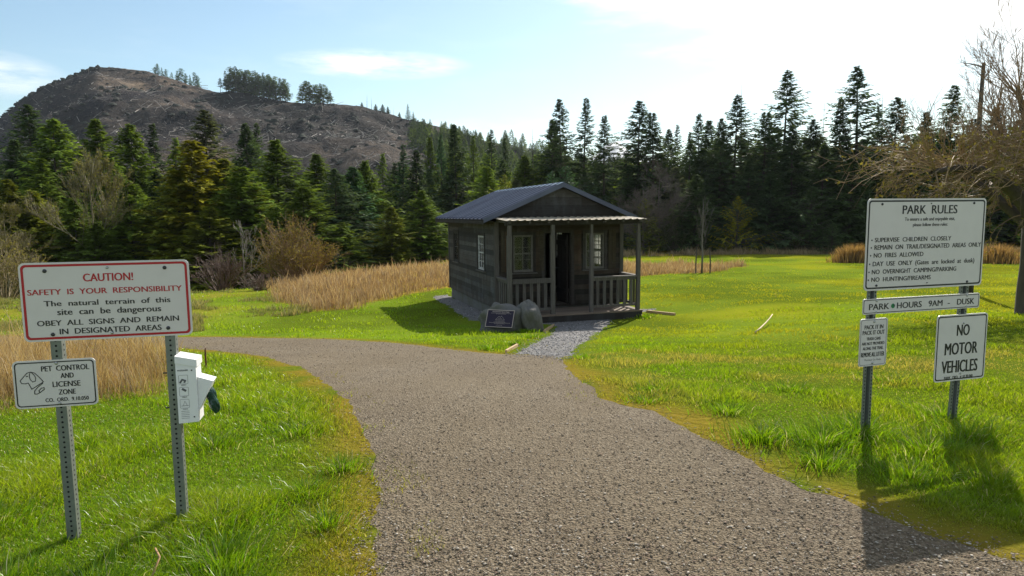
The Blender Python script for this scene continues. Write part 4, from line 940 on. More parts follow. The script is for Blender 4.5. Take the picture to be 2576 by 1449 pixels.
# porch
PD = 1.13
mb = MB(); x = -.03
for i in range(9): mb.box(-.05, W+.03, -1.20+i*.134, -1.20+i*.134+.130, -.09+.004*(i % 2), -.05, 0, tone(.75, 1.15, .1))
mb.build('porch_deck', M_deck, cab)
mb = MB(); mb.box(-.04, W+.02, -1.19, -1.09, -.30, -.094, 0, tone(.5, .6)); mb.box(-.04, .06, -1.085, -.03, -.30, -.094, 0, tone(.5, .6)); mb.box(W-.08, W+.02, -1.085, -.03, -.30, -.094, 0, tone(.5, .6)); mb.build('porch_skirt', M_wood, cab)
PX = [(.0, .118), (1.19, 1.305), (2.31, 2.40), (3.70, 3.80)]
for a, b in PX:
    mb = MB(); wv = rc.uniform(-.012, .012)
    mb.add([(a, -PD, -.048), (b, -PD, -.048), (b, -PD+.1, -.048), (a, -PD+.1, -.048), (a+wv, -PD, 1.2), (b+wv, -PD, 1.2), (b+wv, -PD+.1, 1.2), (a+wv, -PD+.1, 1.2), (a, -PD, 2.05), (b, -PD, 2.05), (b, -PD+.1, 2.05), (a, -PD+.1, 2.05)],
           [(3, 2, 1, 0), (8, 9, 10, 11)] + [(i+4*k_, (i+1) % 4+4*k_, (i+1) % 4+4+4*k_, i+4+4*k_) for k_ in (0, 1) for i in range(4)], 0, tone(.9, 1.15))
    mb.box(a+.02, b-.004, -PD+.012, -PD+.094, 2.051, 2.31, 0, tone(.9, 1.1))
    mb.build('porch_post', M_post, cab)
mb = MB(); mb.box(-.05, W+.03, -PD+.005, -PD+.085, 2.31, 2.40, 0, tone(.5, .6)); mb.build('porch_beam', M_wood, cab)
pr_ = MB(); V, F = ribbed((-.08, -1.30, 2.435), (W+.08, -1.30, 2.435), (-.08, -.035, 2.50), (W+.08, -.035, 2.50), 20, .018, .045); pr_.add(V, F)
pr = pr_.build('porch_roof', [M_galv_roof], cab)
for i in range(8):
    x = .02+i*(W-.1)/7; mb = MB(); mb.add([(x, -1.24, 2.36), (x+.05, -1.24, 2.36), (x+.05, -.03, 2.405), (x, -.03, 2.405), (x, -1.24, 2.428), (x+.05, -1.24, 2.428), (x+.05, -.03, 2.488), (x, -.03, 2.488)],
        [(3, 2, 1, 0), (4, 5, 6, 7), (0, 1, 5, 4), (1, 2, 6, 5), (2, 3, 7, 6), (3, 0, 4, 7)], 0, tone(.7, .9)); mb.build('rafter', M_post, pr)
def railing(p, q, n, double=False):
    p, q = Vector(p), Vector(q); mb = MB(); d_ = (q-p).normalized(); u_ = Vector((0, 0, 1))
    mb.beam(p+u_*.885, q+u_*.885, .13, .04, 0, tone(1.0, 1.2)); mb.beam(p+u_*.825, q+u_*.825, .045, .072, 0, tone(.75, .95))
    lo_ = MB(); lo_.beam(p+u_*.095, q+u_*.095, .05, .07, 0, tone(.8, 1.))
    if double: mb.beam(p+u_*.86+Vector((0, -.062, 0)), q+u_*.86+Vector((0, -.062, 0)), .02, .13, 0, tone(.6, .75))
    o = mb.build('railing', M_post, cab); lo_.build('bottom_rail', M_post, o)
    for i in range(n):
        t = (i+.7)/(n+.4); c_ = p.lerp(q, t); b = MB()
        b.beam(c_+u_*.131, c_+u_*.788, .085 if abs(d_.x) > .5 else .02, .02 if abs(d_.x) > .5 else .085, 0, tone(.7, 1.0)) if False else b.box(c_.x-(.042 if abs(d_.x) > .5 else .011), c_.x+(.042 if abs(d_.x) > .5 else .011), c_.y-(.011 if abs(d_.x) > .5 else .042), c_.y+(.011 if abs(d_.x) > .5 else .042), .131, .788, 0, tone(.7, 1.05))
        b.build('baluster', M_post, o)
railing((.125, -PD+.05, 0), (1.185, -PD+.05, 0), 5, True); railing((2.405, -PD+.05, 0), (3.695, -PD+.05, 0), 6)
railing((.06, -.03, 0), (.06, -PD+.105, 0), 5); railing((W-.07, -.03, 0), (W-.07, -PD+.105, 0), 4)
# ---------------------------------------------------------------- boulder with plaque
BP = Vector((.02, 15.75, gzf(.02, 15.75)))
def blob(c, r, seed, sub=5, rough=.44):
    bm = bmesh.new(); bmesh.ops.create_icosphere(bm, subdivisions=sub, radius=1)
    V = []
    for v in bm.verts:
        p = v.co; n_ = .5*(vnoise(p.x*1.3+seed, p.y*1.3+p.z*2.1, seed)-.5)+.25*(vnoise(p.x*3+p.z*2, p.y*3-p.z, seed+1)-.5)+.10*(vnoise(p.x*8+p.z*5, p.y*8-p.z*6, seed+2)-.5)
        e_ = 2.3; nn = (abs(p.x)**e_+abs(p.y)**e_+abs(p.z)**e_)**(1/e_); q = p/nn*(1+float(n_)*rough*2.2)
        V.append((c[0]+q.x*r[0], c[1]+q.y*r[1], c[2]+q.z*r[2]))
    F = [[v.index for v in f.verts] for f in bm.faces]; bm.free(); return V, F
bl = empty('boulder', BP, R(0), label='grey granite boulder carrying a dark bronze plaque beside the cabin', cat='boulder')
PN = Vector((-.20, -.80, .57)).normalized(); PC = Vector((-.30, -.50, .36))
px_ = Vector((0, 0, 1)).cross(PN).normalized(); px_ = (px_ + Vector((0, 0, -.02))).normalized(); py_ = PN.cross(px_).normalized()
V, F = blob((-.25, 0, .12), (.58, .54, .50), 3); Vn = []
for v in V:
    v = Vector(v); h = (v-PC).dot(PN)
    if h > -.022: v = v - PN*(h+.022)*.96
    Vn.append(v)
mb = MB(); mb.add(Vn, F); V2, F2 = blob((.38, .0, .17), (.29, .38, .52), 9); mb.add(V2, F2)
mb.build('rock', M_rock, bl, True)
def quadbox(mb, c, ax, ay, an, w_, h_, d0, d1, m=0):
    P = [c+ax*sx*w_/2+ay*sy*h_/2 for sx, sy in ((-1, -1), (1, -1), (1, 1), (-1, 1))]
    mb.add([p+an*d0 for p in P]+[p+an*d1 for p in P], [(3, 2, 1, 0), (4, 5, 6, 7), (0, 1, 5, 4), (1, 2, 6, 5), (2, 3, 7, 6), (3, 0, 4, 7)], m)
mb = MB(); quadbox(mb, PC, px_, py_, PN, .64, .44, -.03, .012)
pq = mb.build('plaque', M_bronze, bl)
mb = MB()
for cx_, cy_, ww, hh in ((0, .214, .64, .014), (0, -.214, .64, .014), (-.313, 0, .014, .414), (.313, 0, .014, .414)): quadbox(mb, PC+px_*cx_+py_*cy_, px_, py_, PN, ww, hh, .0125, .02)
mb.build('raised_edge', M_bronze_edge, pq)
# ---------------------------------------------------------------- lettering
_txt = bpy.data.curves.new('t', 'FONT'); _txt_o = bpy.data.objects.new('t', _txt); COL.objects.link(_txt_o)
def text_mesh(s, bold):
    _txt.body = s; _txt.offset = bold; _txt.size = 1; _txt.resolution_u = 3; bpy.context.view_layer.update()
    me = bpy.data.meshes.new_from_object(_txt_o.evaluated_get(bpy.context.evaluated_depsgraph_get()))
    v = np.zeros(len(me.vertices)*3); me.vertices.foreach_get('co', v); v = v.reshape(-1, 3); F = [tuple(p.vertices) for p in me.polygons]; bpy.data.meshes.remove(me)
    return v, F
_cap = text_mesh('H', 0)[0][:, 1].max()
def put_text(mb, s, x0, x1, zt, zb, y, bold=.006, m=0, basis=None):
    if bold > 0:
        e = (.075 if bold > .004 else .03)*(zt-zb)
        put_text(mb, s, x0, x1-e, zt, zb, y, 0, m, basis); y = y-.00012 if not basis else y+.0001; x0 += e; bold = 0
    v, F = text_mesh(s, 0); a, b = v[:, 0].min(), v[:, 0].max(); sx = (x1-x0)/(b-a); sz = (zt-zb)/_cap
    q = [(x0+(p[0]-a)*sx, y, zb+p[1]*sz) for p in v]
    if basis: c, ax, ay, an = basis; q = [c+ax*p[0]+ay*p[2]+an*p[1] for p in q]
    mb.add(q, F, m)
mb = MB(); bs = (PC, px_, py_, PN)
put_text(mb, 'DESCHUTES FALLS PARK', -.20, .20, .19, .158, .0135, .02, 0, bs)
rl = random.Random(3)
for cz, hw, n_ in ((.135, .23, 22), (.12, .11, 10), (-.06, .10, 10), (-.085, .13, 12), (-.105, .24, 22), (-.125, .12, 11), (-.165, .07, 6)):   # worn small raised lines
    x = -hw
    while x < hw:
        ww = rl.uniform(.012, .03); quadbox(mb, PC+px_*(x+ww/2)+py_*cz, px_, py_, PN, ww, .006, .0125, .0145); x += ww+.008
for (a, b) in (((-.10, -.03), (-.03, .06)), ((-.03, .06), (.0, .03)), ((.0, .03), (.03, .07)), ((.03, .07), (.11, -.03)), ((-.10, -.03), (.11, -.03)), ((-.05, .0), (.05, .0))):
    A = PC+px_*a[0]+py_*a[1]+PN*.014; B = PC+px_*b[0]+py_*b[1]+PN*.014; mb.beam(A, B, .005, .003, 0, up=PN)
mb.build('lettering', M_bronze_edge, pq)
# ---------------------------------------------------------------- signs
def rrect(x0, x1, z0, z1, r, n=6):
    out = []
    for cx_, cz_, a0 in ((x1-r, z1-r, 0), (x0+r, z1-r, 90), (x0+r, z0+r, 180), (x1-r, z0+r, 270)):
        for i in range(n+1): a = R(a0+90*i/n); out.append((cx_+r*math.cos(a), cz_+r*math.sin(a)))
    return out
class Sign:
    """panel in the local x-z plane, face towards -y"""
    def __init__(s, root, x0, x1, z0, z1, r=.02, border=M_black, inset=.012, bw=.009, y=0., inner=0):
        s.root = root; s.b = (x0, x1, z0, z1); s.y = y; th = .004
        pl = rrect(x0, x1, z0, z1, r); mb = MB(); n = len(pl)
        mb.add([(p[0], y, p[1]) for p in pl]+[(p[0], y+th, p[1]) for p in pl], [tuple(range(n))[::-1]], 0); mb.f.append(tuple(range(n, 2*n))); mb.m.append(1)
        for i in range(n): mb.f.append((i, (i+1) % n, (i+1) % n+n, i+n)); mb.m.append(1)
        s.panel = mb.build('panel', [M_sign, M_sign_back], root)
        mb = MB()
        def ring(i0, w_):
            a = rrect(x0+i0, x1-i0, z0+i0, z1-i0, max(.004, r-i0*.6)); b = rrect(x0+i0+w_, x1-i0-w_, z0+i0+w_, z1-i0-w_, max(.003, r-(i0+w_)*.6))
            mb.add([(p[0], y-.0008, p[1]) for p in a]+[(p[0], y-.0008, p[1]) for p in b], [(i, i+n, (i+1) % n+n, (i+1) % n) for i in range(n)])
        ring(inset, bw)
        if inner: ring(inset+bw+.006, inner)
        mb.build('border', border, s.panel)
    def p(s, fx, fz): x0, x1, z0, z1 = s.b; return x0+(x1-x0)*fx, z1-(z1-z0)*fz
    def texts(s, rows, m, bold=.006):
        mb = MB()
        for t, fx0, fx1, f0, f1, *bb in rows:
            x0, zt = s.p(fx0, f0); x1, zb = s.p(fx1, f1); put_text(mb, t, x0, x1, zt, zb, s.y-.0010, bb[0] if bb else bold)
        return mb.build('lettering', m, s.panel)
    def bolts(s, pts, r=.009, m=M_bolt):
        for fx, fz in pts:
            x, z = s.p(fx, fz); mb = MB(); mb.tube([(x, s.y+.006, z), (x, s.y-.002, z), (x, s.y-.0055, z), (x, s.y-.007, z)], [r, r, r*.75, r*.25], 10); mb.build('bolt', m, s.panel, True)
def strokes(mb, pts, w_, y, closed=False):
    P = [Vector((p[0], p[1])) for p in pts]; n = len(P)
    for i in range(n if closed else n-1):
        a, b = P[i], P[(i+1) % n]; d_ = (b-a).normalized(); o = Vector((-d_.y, d_.x))*w_/2; a = a-d_*w_*.35; b = b+d_*w_*.35
        mb.add([(q.x, y-.00002*i, q.y) for q in (a-o, b-o, b+o, a+o)], [(0, 1, 2, 3)])
def square_post(root, x, y, z1, w_=.048, lean=0., z0=-.25):
    mb = MB(); f = lambda z: x+lean*(z/z1)
    P = []
    for z in (z0, z1): P += [(f(z)-w_/2, y-w_/2, z), (f(z)+w_/2, y-w_/2, z), (f(z)+w_/2, y+w_/2, z), (f(z)-w_/2, y+w_/2, z)]
    mb.add(P, [(0, 1, 5, 4), (1, 2, 6, 5), (2, 3, 7, 6), (3, 0, 4, 7), (4, 5, 6, 7)], 0)
    z = .02; r = .0055
    while z < z1-.02:
        for face in range(3):
            V = []
            for i in range(8):
                a = i*math.pi/4; ca, sa = r*math.cos(a), r*math.sin(a)
                V.append((f(z)+ca, y-w_/2-.0006, z+sa) if face == 0 else ((f(z)+w_/2+.0006, y+ca, z+sa) if face == 1 else (f(z)-w_/2-.0006, y-ca, z+sa)))
            mb.add(V, [tuple(range(8))], 1)
        z += .0254
    return mb.build('post', [M_galv, M_hole], root)
def channel_post(root, x, y, z1, lean=0., w_=.078, z0=-.25):
    mb = MB(); prof = [(-w_/2, 0), (-w_*.22, 0), (-w_*.15, .032), (w_*.15, .032), (w_*.22, 0), (w_/2, 0), (w_/2, .003), (w_*.24, .003), (w_*.17, .036), (-w_*.17, .036), (-w_*.24, .003), (-w_/2, .003)]
    n = len(prof); V = []
    for z in (z0, z1): V += [(x+lean*z/z1+p[0], y+p[1], z) for p in prof]
    mb.add(V, [(i, i+n, (i+1) % n+n, (i+1) % n) for i in range(n)], 0)
    mb.add(V[n:], [(0, 1, 7, 6+1)] if False else [(0, 1, 10, 11), (1, 2, 9, 10), (2, 3, 8, 9), (3, 4, 7, 8), (4, 5, 6, 7)], 0)
    z = .03
    while z < z1-.02:
        for ox in (-w_*.36, w_*.36, 0):
            yy = y-.0006 if ox else y+.0313; V = [(x+lean*z/z1+ox+.0048*math.cos(i*math.pi/4), yy, z+.0065*math.sin(i*math.pi/4)) for i in range(8)]
            mb.add(V, [tuple(range(8))[::-1]], 1)
        z += .0254
    return mb.build('post', [M_galv, M_hole], root)
# left: caution sign on two perforated square posts
LZ = gzf(-2.22, 3.25)
ca = empty('caution_sign', (-2.223, 3.251, 0), R(13), label='wide white caution sign with red border on two perforated posts', cat='sign')
s1 = Sign(ca, -.126, .622, 1.010, 1.390, .026, M_red, .009, .011, -.030)
s1.texts([('CAUTION!', .364, .66, .152, .25), ('SAFETY  IS  YOUR  RESPONSIBILITY', .04, .95, .338, .407)], M_red, .006)
s1.texts([('The  natural  terrain  of  this', .128, .875, .485, .553), ('site  can  be  dangerous', .2, .815, .592, .668), ('OBEY  ALL  SIGNS  AND  REMAIN', .08, .92, .735, .802), ('IN  DESIGNATED  AREAS', .205, .81, .846, .916)], M_black, .006)
s1.bolts([(.148, .105), (.852, .10), (.165, .915), (.85, .895)], .0095, M_bolt_dark); s1.bolts([(.51, .08), (.51, .925)], .007)
square_post(ca, .004, 0, 1.34); square_post(ca, .512, 0, 1.34, lean=.002)
pe = empty('pet_sign', Vector((-2.223, 3.251, .685)), R(13), label='small white pet control sign with a dog head drawing, bolted low on a post', cat='sign', group=None)
s2 = Sign(pe, -.188, .172, 0, .234, .022, M_black, .008, .0055, -.031)
s2.texts([('PET  CONTROL', .34, .92, .125, .235), ('AND', .565, .725, .29, .395), ('LICENSE', .46, .80, .462, .575), ('ZONE', .525, .735, .635, .742), ('CO.  ORD.  9.10.050', .36, .885, .805, .885)], M_black, .008)
mb = MB(); q = lambda X, Y: s2.p((X-133-(Y-1100)*.10)/660, (Y-930+(X-160)*.062)/375)
strokes(mb, [q(*p) for p in ((185, 1080), (212, 1048), (236, 1020), (262, 1010), (296, 1018), (330, 1048), (366, 1086), (300, 1130), (276, 1145), (262, 1120), (248, 1097), (224, 1103), (196, 1101))], .0035, -.0320, True)
strokes(mb, [q(*p) for p in ((262, 1012), (255, 1040), (262, 1068), (282, 1088), (303, 1082), (306, 1058), (292, 1032), (272, 1016))], .003, -.0323)
strokes(mb, [q(*p) for p in ((362, 1096), (322, 1130), (298, 1160), (300, 1182), (318, 1184), (345, 1168), (374, 1146), (372, 1132), (352, 1136), (332, 1156), (340, 1172))], .0035, -.0326)
strokes(mb, [q(*p) for p in ((234, 1046), (242, 1044))], .005, -.0321)
mb.build('dog_head_drawing', M_black, s2.panel)
s2.bolts([(.525, .075), (.525, .925)], .0075)
# waste-bag dispenser bolted on the right post
di = empty('bag_dispenser', Vector((-2.223, 3.251, 0)), R(13), label='white metal pet waste bag dispenser on the right post of the caution sign', cat='dispenser')
bx0, bx1, by0, by1, bz0, bz1 = .538, .632, -.062, .055, .565, .905
mb = MB(); mb.prism([(bx0, bz0), (bx1, bz0+.004), (bx1, bz1-.022), (bx0, bz1)], by0, by1)
body = mb.build('case', M_white, di)
mb = MB(); mb.prism([(bx0-.001, bz1-.030), (bx1+.006, bz1-.054), (bx1+.006, bz1-.018), (bx0-.001, bz1+.006)], by0-.004, by1+.004); mb.build('lid', M_white, di)
mb = MB(); mb.prism([(bx1+.0005, bz0+.055), (bx1+.075, bz0+.205), (bx1+.0005, bz0+.232)], by0+.012, by1-.012); mb.build('chute', M_white, di)
mb = MB(); zz = bz0+.02
for z in (bz0+.03, bz1-.07): mb = MB(); mb.tube([(bx1-.02, by0-.0004, z), (bx1-.02, by0-.003, z)], [.004, .003], 8); mb.build('rivet', M_bolt_dark, di)
for z in (bz0+.07, bz1-.09): mb = MB(); mb.tube([(.465, 0, z), (.536, 0, z)], [.004, .004], 6); mb.build('bolt', M_bolt_dark, di)
mb = MB(); yy = by0-.0012
put_text(mb, 'muttmitt', bx0+.008, bx0+.058, bz1-.062, bz1-.072, yy, .01)
for i, t in enumerate(('GRAB IT', 'TURN IT', 'TOSS IT')):
    zt = bz1-.093-i*.062; pts = rrect(bx0+.012, bx0+.054, zt-.044, zt, .003, 2); strokes(mb, pts, .0012, yy, True); put_text(mb, t, bx0+.022, bx0+.046, zt-.047, zt-.053, yy, .01)
strokes(mb, [(bx0+.018, bz1-.130), (bx0+.028, bz1-.115), (bx0+.042, bz1-.121), (bx0+.038, bz1-.129)], .008, yy-.0004); strokes(mb, [(bx0+.028, bz1-.164), (bx0+.040, bz1-.172)], .011, yy-.0004)
strokes(mb, [(bx0+.018, bz1-.250), (bx0+.050, bz1-.249)], .002, yy-.0004); strokes(mb, [(bx0+.026, bz1-.248), (bx0+.034, bz1-.226), (bx0+.044, bz1-.247)], .0012, yy-.0006)
for i in range(5): strokes(mb, [(bx0+.015, bz0+.062-i*.009), (bx0+.052, bz0+.062-i*.009)], .0015, yy-.0002)
mb.build('lettering', M_ink, body)
mb = MB(); strokes(mb, [(0, 0), (0, 0.001)], .001, 0)
bm_ = bmesh.new(); bmesh.ops.create_icosphere(bm_, subdivisions=3, radius=1)
for v in bm_.verts:
    p = v.co.copy(); n_ = float(vnoise(p.x*2.2+9, p.y*2.2+p.z*2.7, 7)-.5)*.8; p *= 1+n_
    v.co = (bx1+.058+p.x*.028+p.z*(-.012), -.005+p.y*.028, bz0+.098+p.z*.058)
me = bpy.data.meshes.new('plastic_bag'); bm_.to_mesh(me); bm_.free(); me.materials.append(M_bag); link('plastic_bag', me, di)
# right: rules sign on two channel posts, three smaller signs below
RP = Vector((2.532, 4.721, 0)); RY = R(16.5)
ru = empty('rules_sign', RP, RY, label='large white park rules sign with black border on two channel posts', cat='sign')
s3 = Sign(ru, -.084, .992, 1.035, 1.676, .030, M_black, .012, .011, -.012)
s3.texts([('PARK  RULES', .283, .747, .075, .168, .02), ('To ensure a safe and enjoyable visit,', .305, .73, .207, .243, .02), ('please follow these rules:', .375, .67, .27, .305, .02),
          ('SUPERVISE  CHILDREN  CLOSELY', .07, .708, .423, .47), ('REMAIN  ON  TRAIL/DESIGNATED  AREAS  ONLY', .07, .975, .503, .552), ('NO  FIRES  ALLOWED', .067, .477, .59, .638),
          ('DAY  USE  ONLY  (Gates  are  locked  at  dusk)', .062, .924, .682, .731), ('NO  OVERNIGHT  CAMPING/PARKING', .058, .768, .77, .818), ('NO  HUNTING/FIREARMS', .057, .55, .855, .902)], M_black, .006)
mb = MB()
for fx, fz in ((.047, .448), (.045, .53), (.042, .615), (.038, .708), (.036, .796), (.033, .882)):
    x, z = s3.p(fx, fz); mb.add([(x+.006*math.cos(i*math.pi/4), -.0131, z+.006*math.sin(i*math.pi/4)) for i in range(8)], [tuple(range(8))[::-1]])
mb.build('bullets', M_black, s3.panel)
s3.bolts([(.117, .06), (.89, .055), (.10, .945), (.87, .95)], .009, M_bolt_dark); s3.bolts([(.52, .055), (.52, .94)], .004, M_bolt_dark)
channel_post(ru, .004, 0, 1.60); channel_post(ru, .812, 0, 1.60, lean=.06)
ho = empty('hours_sign', RP+Vector((0, 0, .868)), RY, label='long narrow park hours sign with a green sticker under the rules sign', cat='sign')
s4 = Sign(ho, -.086, .985, 0, .110, .016, M_black, .007, .005, -.013)
s4.texts([('PARK', .05, .217, .335, .72), ('HOURS', .28, .49, .335, .72), ('9AM', .548, .67, .335, .72), ('-', .715, .735, .335, .72), ('DUSK', .797, .953, .335, .72)], M_black, .006)
x, z = s4.p(.247, .535); mb = MB(); mb.add([(x+.017*math.cos(i*math.pi/8), -.0142, z+.017*math.sin(i*math.pi/8)) for i in range(16)], [tuple(range(16))[::-1]]); mb.build('sticker', M_green_dot, s4.panel)
s4.bolts([(.11, .14), (.11, .88), (.885, .13), (.885, .88)], .008)
li = empty('litter_sign', RP+Vector((0, 0, .496)), RY, label='small white pack it in, pack it out litter sign on the left channel post', cat='sign')
s5 = Sign(li, -.100, .142, 0, .341, .02, M_ink, .008, .003, -.0125)
s5.texts([('PACK IT IN', .16, .84, .135, .22, .012), ('PACK IT OUT', .10, .90, .25, .335, .012), ('TRASH CANS', .25, .76, .39, .452, .012), ('ARE NOT PROVIDED', .09, .905, .492, .552, .012), ('ALONG THE TRAIL', .13, .87, .592, .655, .012), ('REMOVE ALL LITTER', .08, .92, .708, .80, .012), ('Thurston Co. Parks', .2, .81, .85, .885, .0)], M_black)
s5.bolts([(.5, .065), (.5, .935)], .009)
mo = empty('motor_sign', RP+Vector((0, 0, .325)), RY, label='upright white no motor vehicles sign on the right channel post', cat='sign')
s6 = Sign(mo, .592, 1.080, 0, .500, .026, M_black, .010, .009, -.0125)
s6.texts([('NO', .395, .65, .155, .32, .006), ('MOTOR', .178, .83, .425, .60, .006), ('VEHICLES', .135, .85, .69, .872, .006), ('PARK  ORD.  # 10.78.040', .2, .765, .925, .972, .005)], M_black)
s6.bolts([(.52, .135), (.515, .895)], .008)
bpy.data.objects.remove(_txt_o); bpy.data.curves.remove(_txt)

# ---------------------------------------------------------------- small things lying about
def plank(name, a, b, w_, h_, label, cat, m=M_timber, group=None):
    a = Vector((*a, gzf(*a))); b = Vector((*b, gzf(*b))); mb = MB(); mb.beam(Vector((0, 0, h_*.3)), b-a+Vector((0, 0, h_*.3)), w_, h_)
    o = mb.build(name, m, None, label=label, cat=cat, group=group); o.location = a; return o
plank('edging_board', (-.10, 9.92), (.08, 11.2), .035, .06, 'short timber edging board at the near left edge of the grey walkway', 'edging')
plank('edging_board', (.72, 15.2), (1.05, 17.0), .04, .06, 'timber edging board beside the boulder at the grey walkway', 'edging')
plank('edging_board', (3.9, 19.35), (4.5, 18.5), .06, .08, 'timber edging board lying in the grass right of the porch', 'edging')
def twig_on(name, pts, r, label, cat, m, color=None):
    P = [Vector((x, y, gzf(x, y)+h)) for x, y, h in pts]; mb = MB(); mb.tube([p-P[0] for p in P], [r*(1-.5*i/len(P)) for i in range(len(P))], 6)
    o = mb.build(name, m, None, True, label=label, cat=cat); o.location = P[0]
    if color: o.color = (*color, 1)
twig_on('fallen_stick', [(4.72, 12.96, .03), (5.0, 13.45, .06), (5.31, 14.01, .10), (5.62, 14.6, .13), (5.80, 14.9, .19)], .019, 'pale forked stick lying on the right lawn', 'stick', M_twig, (.55, .42, .24))
twig_on('dry_stem', [(-1.60, 2.78, .0), (-1.58, 2.86, .10), (-1.62, 2.90, .12)], .006, 'broken dry stem poking out of the grass in the left foreground', 'stem', M_twig, (.42, .24, .12))
P = onground(505, 8.2); mb = MB(); mb.tube([(0, 0, -.1), (0, 0, .22), (.004, 0, .26)], [.011, .011, .006], 6); o = mb.build('iron_stake', M_rust, None, label='short rusty iron stake in the grass behind the dispenser', cat='stake'); o.location = P

# ---------------------------------------------------------------- grass, stalks and loose stones
def blades(name, x, y, h, w_, lean, col, m, label, cat, bend=.5, azim=None, seed=1, zoff=-.01):
    g = np.random.default_rng(seed); n = len(x); z = gz(x, y)+zoff
    a = g.uniform(0, 6.283, n) if azim is None else azim; b = g.uniform(0, 6.283, n)
    dx, dy = np.cos(a), np.sin(a); sx, sy = np.cos(b)*w_*.5, np.sin(b)*w_*.5; ln = lean*h
    V = np.zeros((n, 5, 3), np.float32)
    V[:, 0] = np.stack([x-sx, y-sy, z], -1); V[:, 1] = np.stack([x+sx, y+sy, z], -1)
    mx, my, mz = x+dx*ln*.35, y+dy*ln*.35, z+h*.62
    V[:, 2] = np.stack([mx+sx*.75, my+sy*.75, mz], -1); V[:, 3] = np.stack([mx-sx*.75, my-sy*.75, mz], -1)
    V[:, 4] = np.stack([x+dx*ln*(.35+bend), y+dy*ln*(.35+bend), z+h*(1.0-.25*np.minimum(lean, 2)*bend)], -1)
    bI = np.arange(n)[:, None]*5
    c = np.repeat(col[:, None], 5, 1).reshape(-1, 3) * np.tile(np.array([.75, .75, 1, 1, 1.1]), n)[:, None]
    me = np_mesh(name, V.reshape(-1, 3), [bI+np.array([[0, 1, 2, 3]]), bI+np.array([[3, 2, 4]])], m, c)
    return tag(link(name, me), label, cat, kind='stuff')
def free(x, y, pad=0.):
    """1 where grass grows: off the paths, the cabin and the boulder"""
    u_, v_ = cab_uv(x, y)
    ok = np.ones(len(x), bool)
    nr = (y < 30) & (np.abs(x) < 22); a = np.full(len(x), 9.); b = np.full(len(x), 9.)
    a[nr] = sd_path(x[nr], y[nr]); b[nr] = sd_spur(x[nr], y[nr])
    ok &= ~((u_ > -.12) & (u_ < W+.1) & (v_ > -1.22) & (v_ < L+.1))
    return ok, np.minimum(a, b), a
def scatter(n, y0, y1, seed, margin=1.12):
    g = np.random.default_rng(seed); s = g.uniform(1/y1, 1/y0, n); y = 1/s; x = g.uniform(-1, 1, n)*(.80*margin*y+.5)
    return x, y, g
COLG = np.array([(.085, .210, .006), (.140, .285, .008), (.205, .330, .010), (.27, .36, .016)])
x, y, g = scatter(1000000, 2.0, 62, 101)
ok, sd, sdp = free(x, y); dm = drymask(x, y); q = g.random(len(x))
edge = ss(-.10, .30, sd); keep = ok & (q < .10*(sd > -.35)*(fbm(x*3, y*3, 86) > .5)+edge) & (q < 1-.80*dm)
bare = np.maximum(ss(.60, .74, fbm(x*.55, y*.55, 81))*ss(4, 7, y)*(x > .3), ss(.38, .55, fbm(x*.9, y*.9, 85))*ss(6.2, 7.0, y)*ss(9.3, 8.2, y)*ss(.6, 1.4, x))        # thin mossy patches of the right lawn
keep &= g.random(len(x)) > .55*bare
x, y, sd, dm, bare = x[keep], y[keep], sd[keep], dm[keep], bare[keep]; n = len(x)
cl = fbm(x*1.7, y*1.7, 82); big = fbm(x*.28, y*.28, 83)
h = (.028+.075*ss(.35, .75, cl))*g.uniform(.55, 1.35, n)*(.45+.55*ss(0, .55, sd))*np.where(x < 0, 1.0, .85)*(1-.15*ss(8, 20, y))
wd = np.maximum(.0036, .00092*y)*g.uniform(.7, 1.3, n)
t_ = np.clip(.9*cl+.9*(big-.4)+g.normal(0, .14, n)*ss(18, 6, y)+.04, 0, .999)*3; i0 = np.minimum(t_.astype(int), 2); fr = (t_-i0)[:, None]
col = COLG[i0]*(1-fr)+COLG[i0+1]*fr
yl = np.clip(.8*ss(17, 20, y+1.5*(cl-.5))*ss(31, 24, y)*ss(1, 4, x) + .62*ss(.42, .68, fbm(x*.2+3, y*.2, 84))*ss(-1, 2, x)*ss(5, 9, y) + .85*bare + .25*ss(1, 4, x), 0, 1)[:, None]
col = col*(1-yl)+np.array([.30, .30, .014])*yl
tan = (.7*bare*(y < 10))[:, None]; col = col*(1-tan)+np.array([.36, .31, .10])*tan
ms_ = (ss(.55, .05, sd+.4*(cl-.45))*.75*g.uniform(.4, 1.1, n))[:, None]; col = col*(1-ms_)+np.array([.30, .215, .035])*ms_
straw = (g.random(n) < .05*ss(14, 6, y)+.012+.22*dm)[:, None]; col = np.where(straw, np.array([.42, .36, .20])*g.uniform(.6, 1.2, (n, 1)), col)
vr = (.28*ss(16, 5, y)+.07)[:, None]; col = col*(1.06+.10*ss(8, 16, y)[:, None]+vr*g.uniform(-1, 1, (n, 1)))
blades('grass', x, y, h, wd, g.uniform(.2, 1.3, n), col, M_grass, 'short sunlit grass covering the lawns on both sides of the path', 'grass', seed=5)
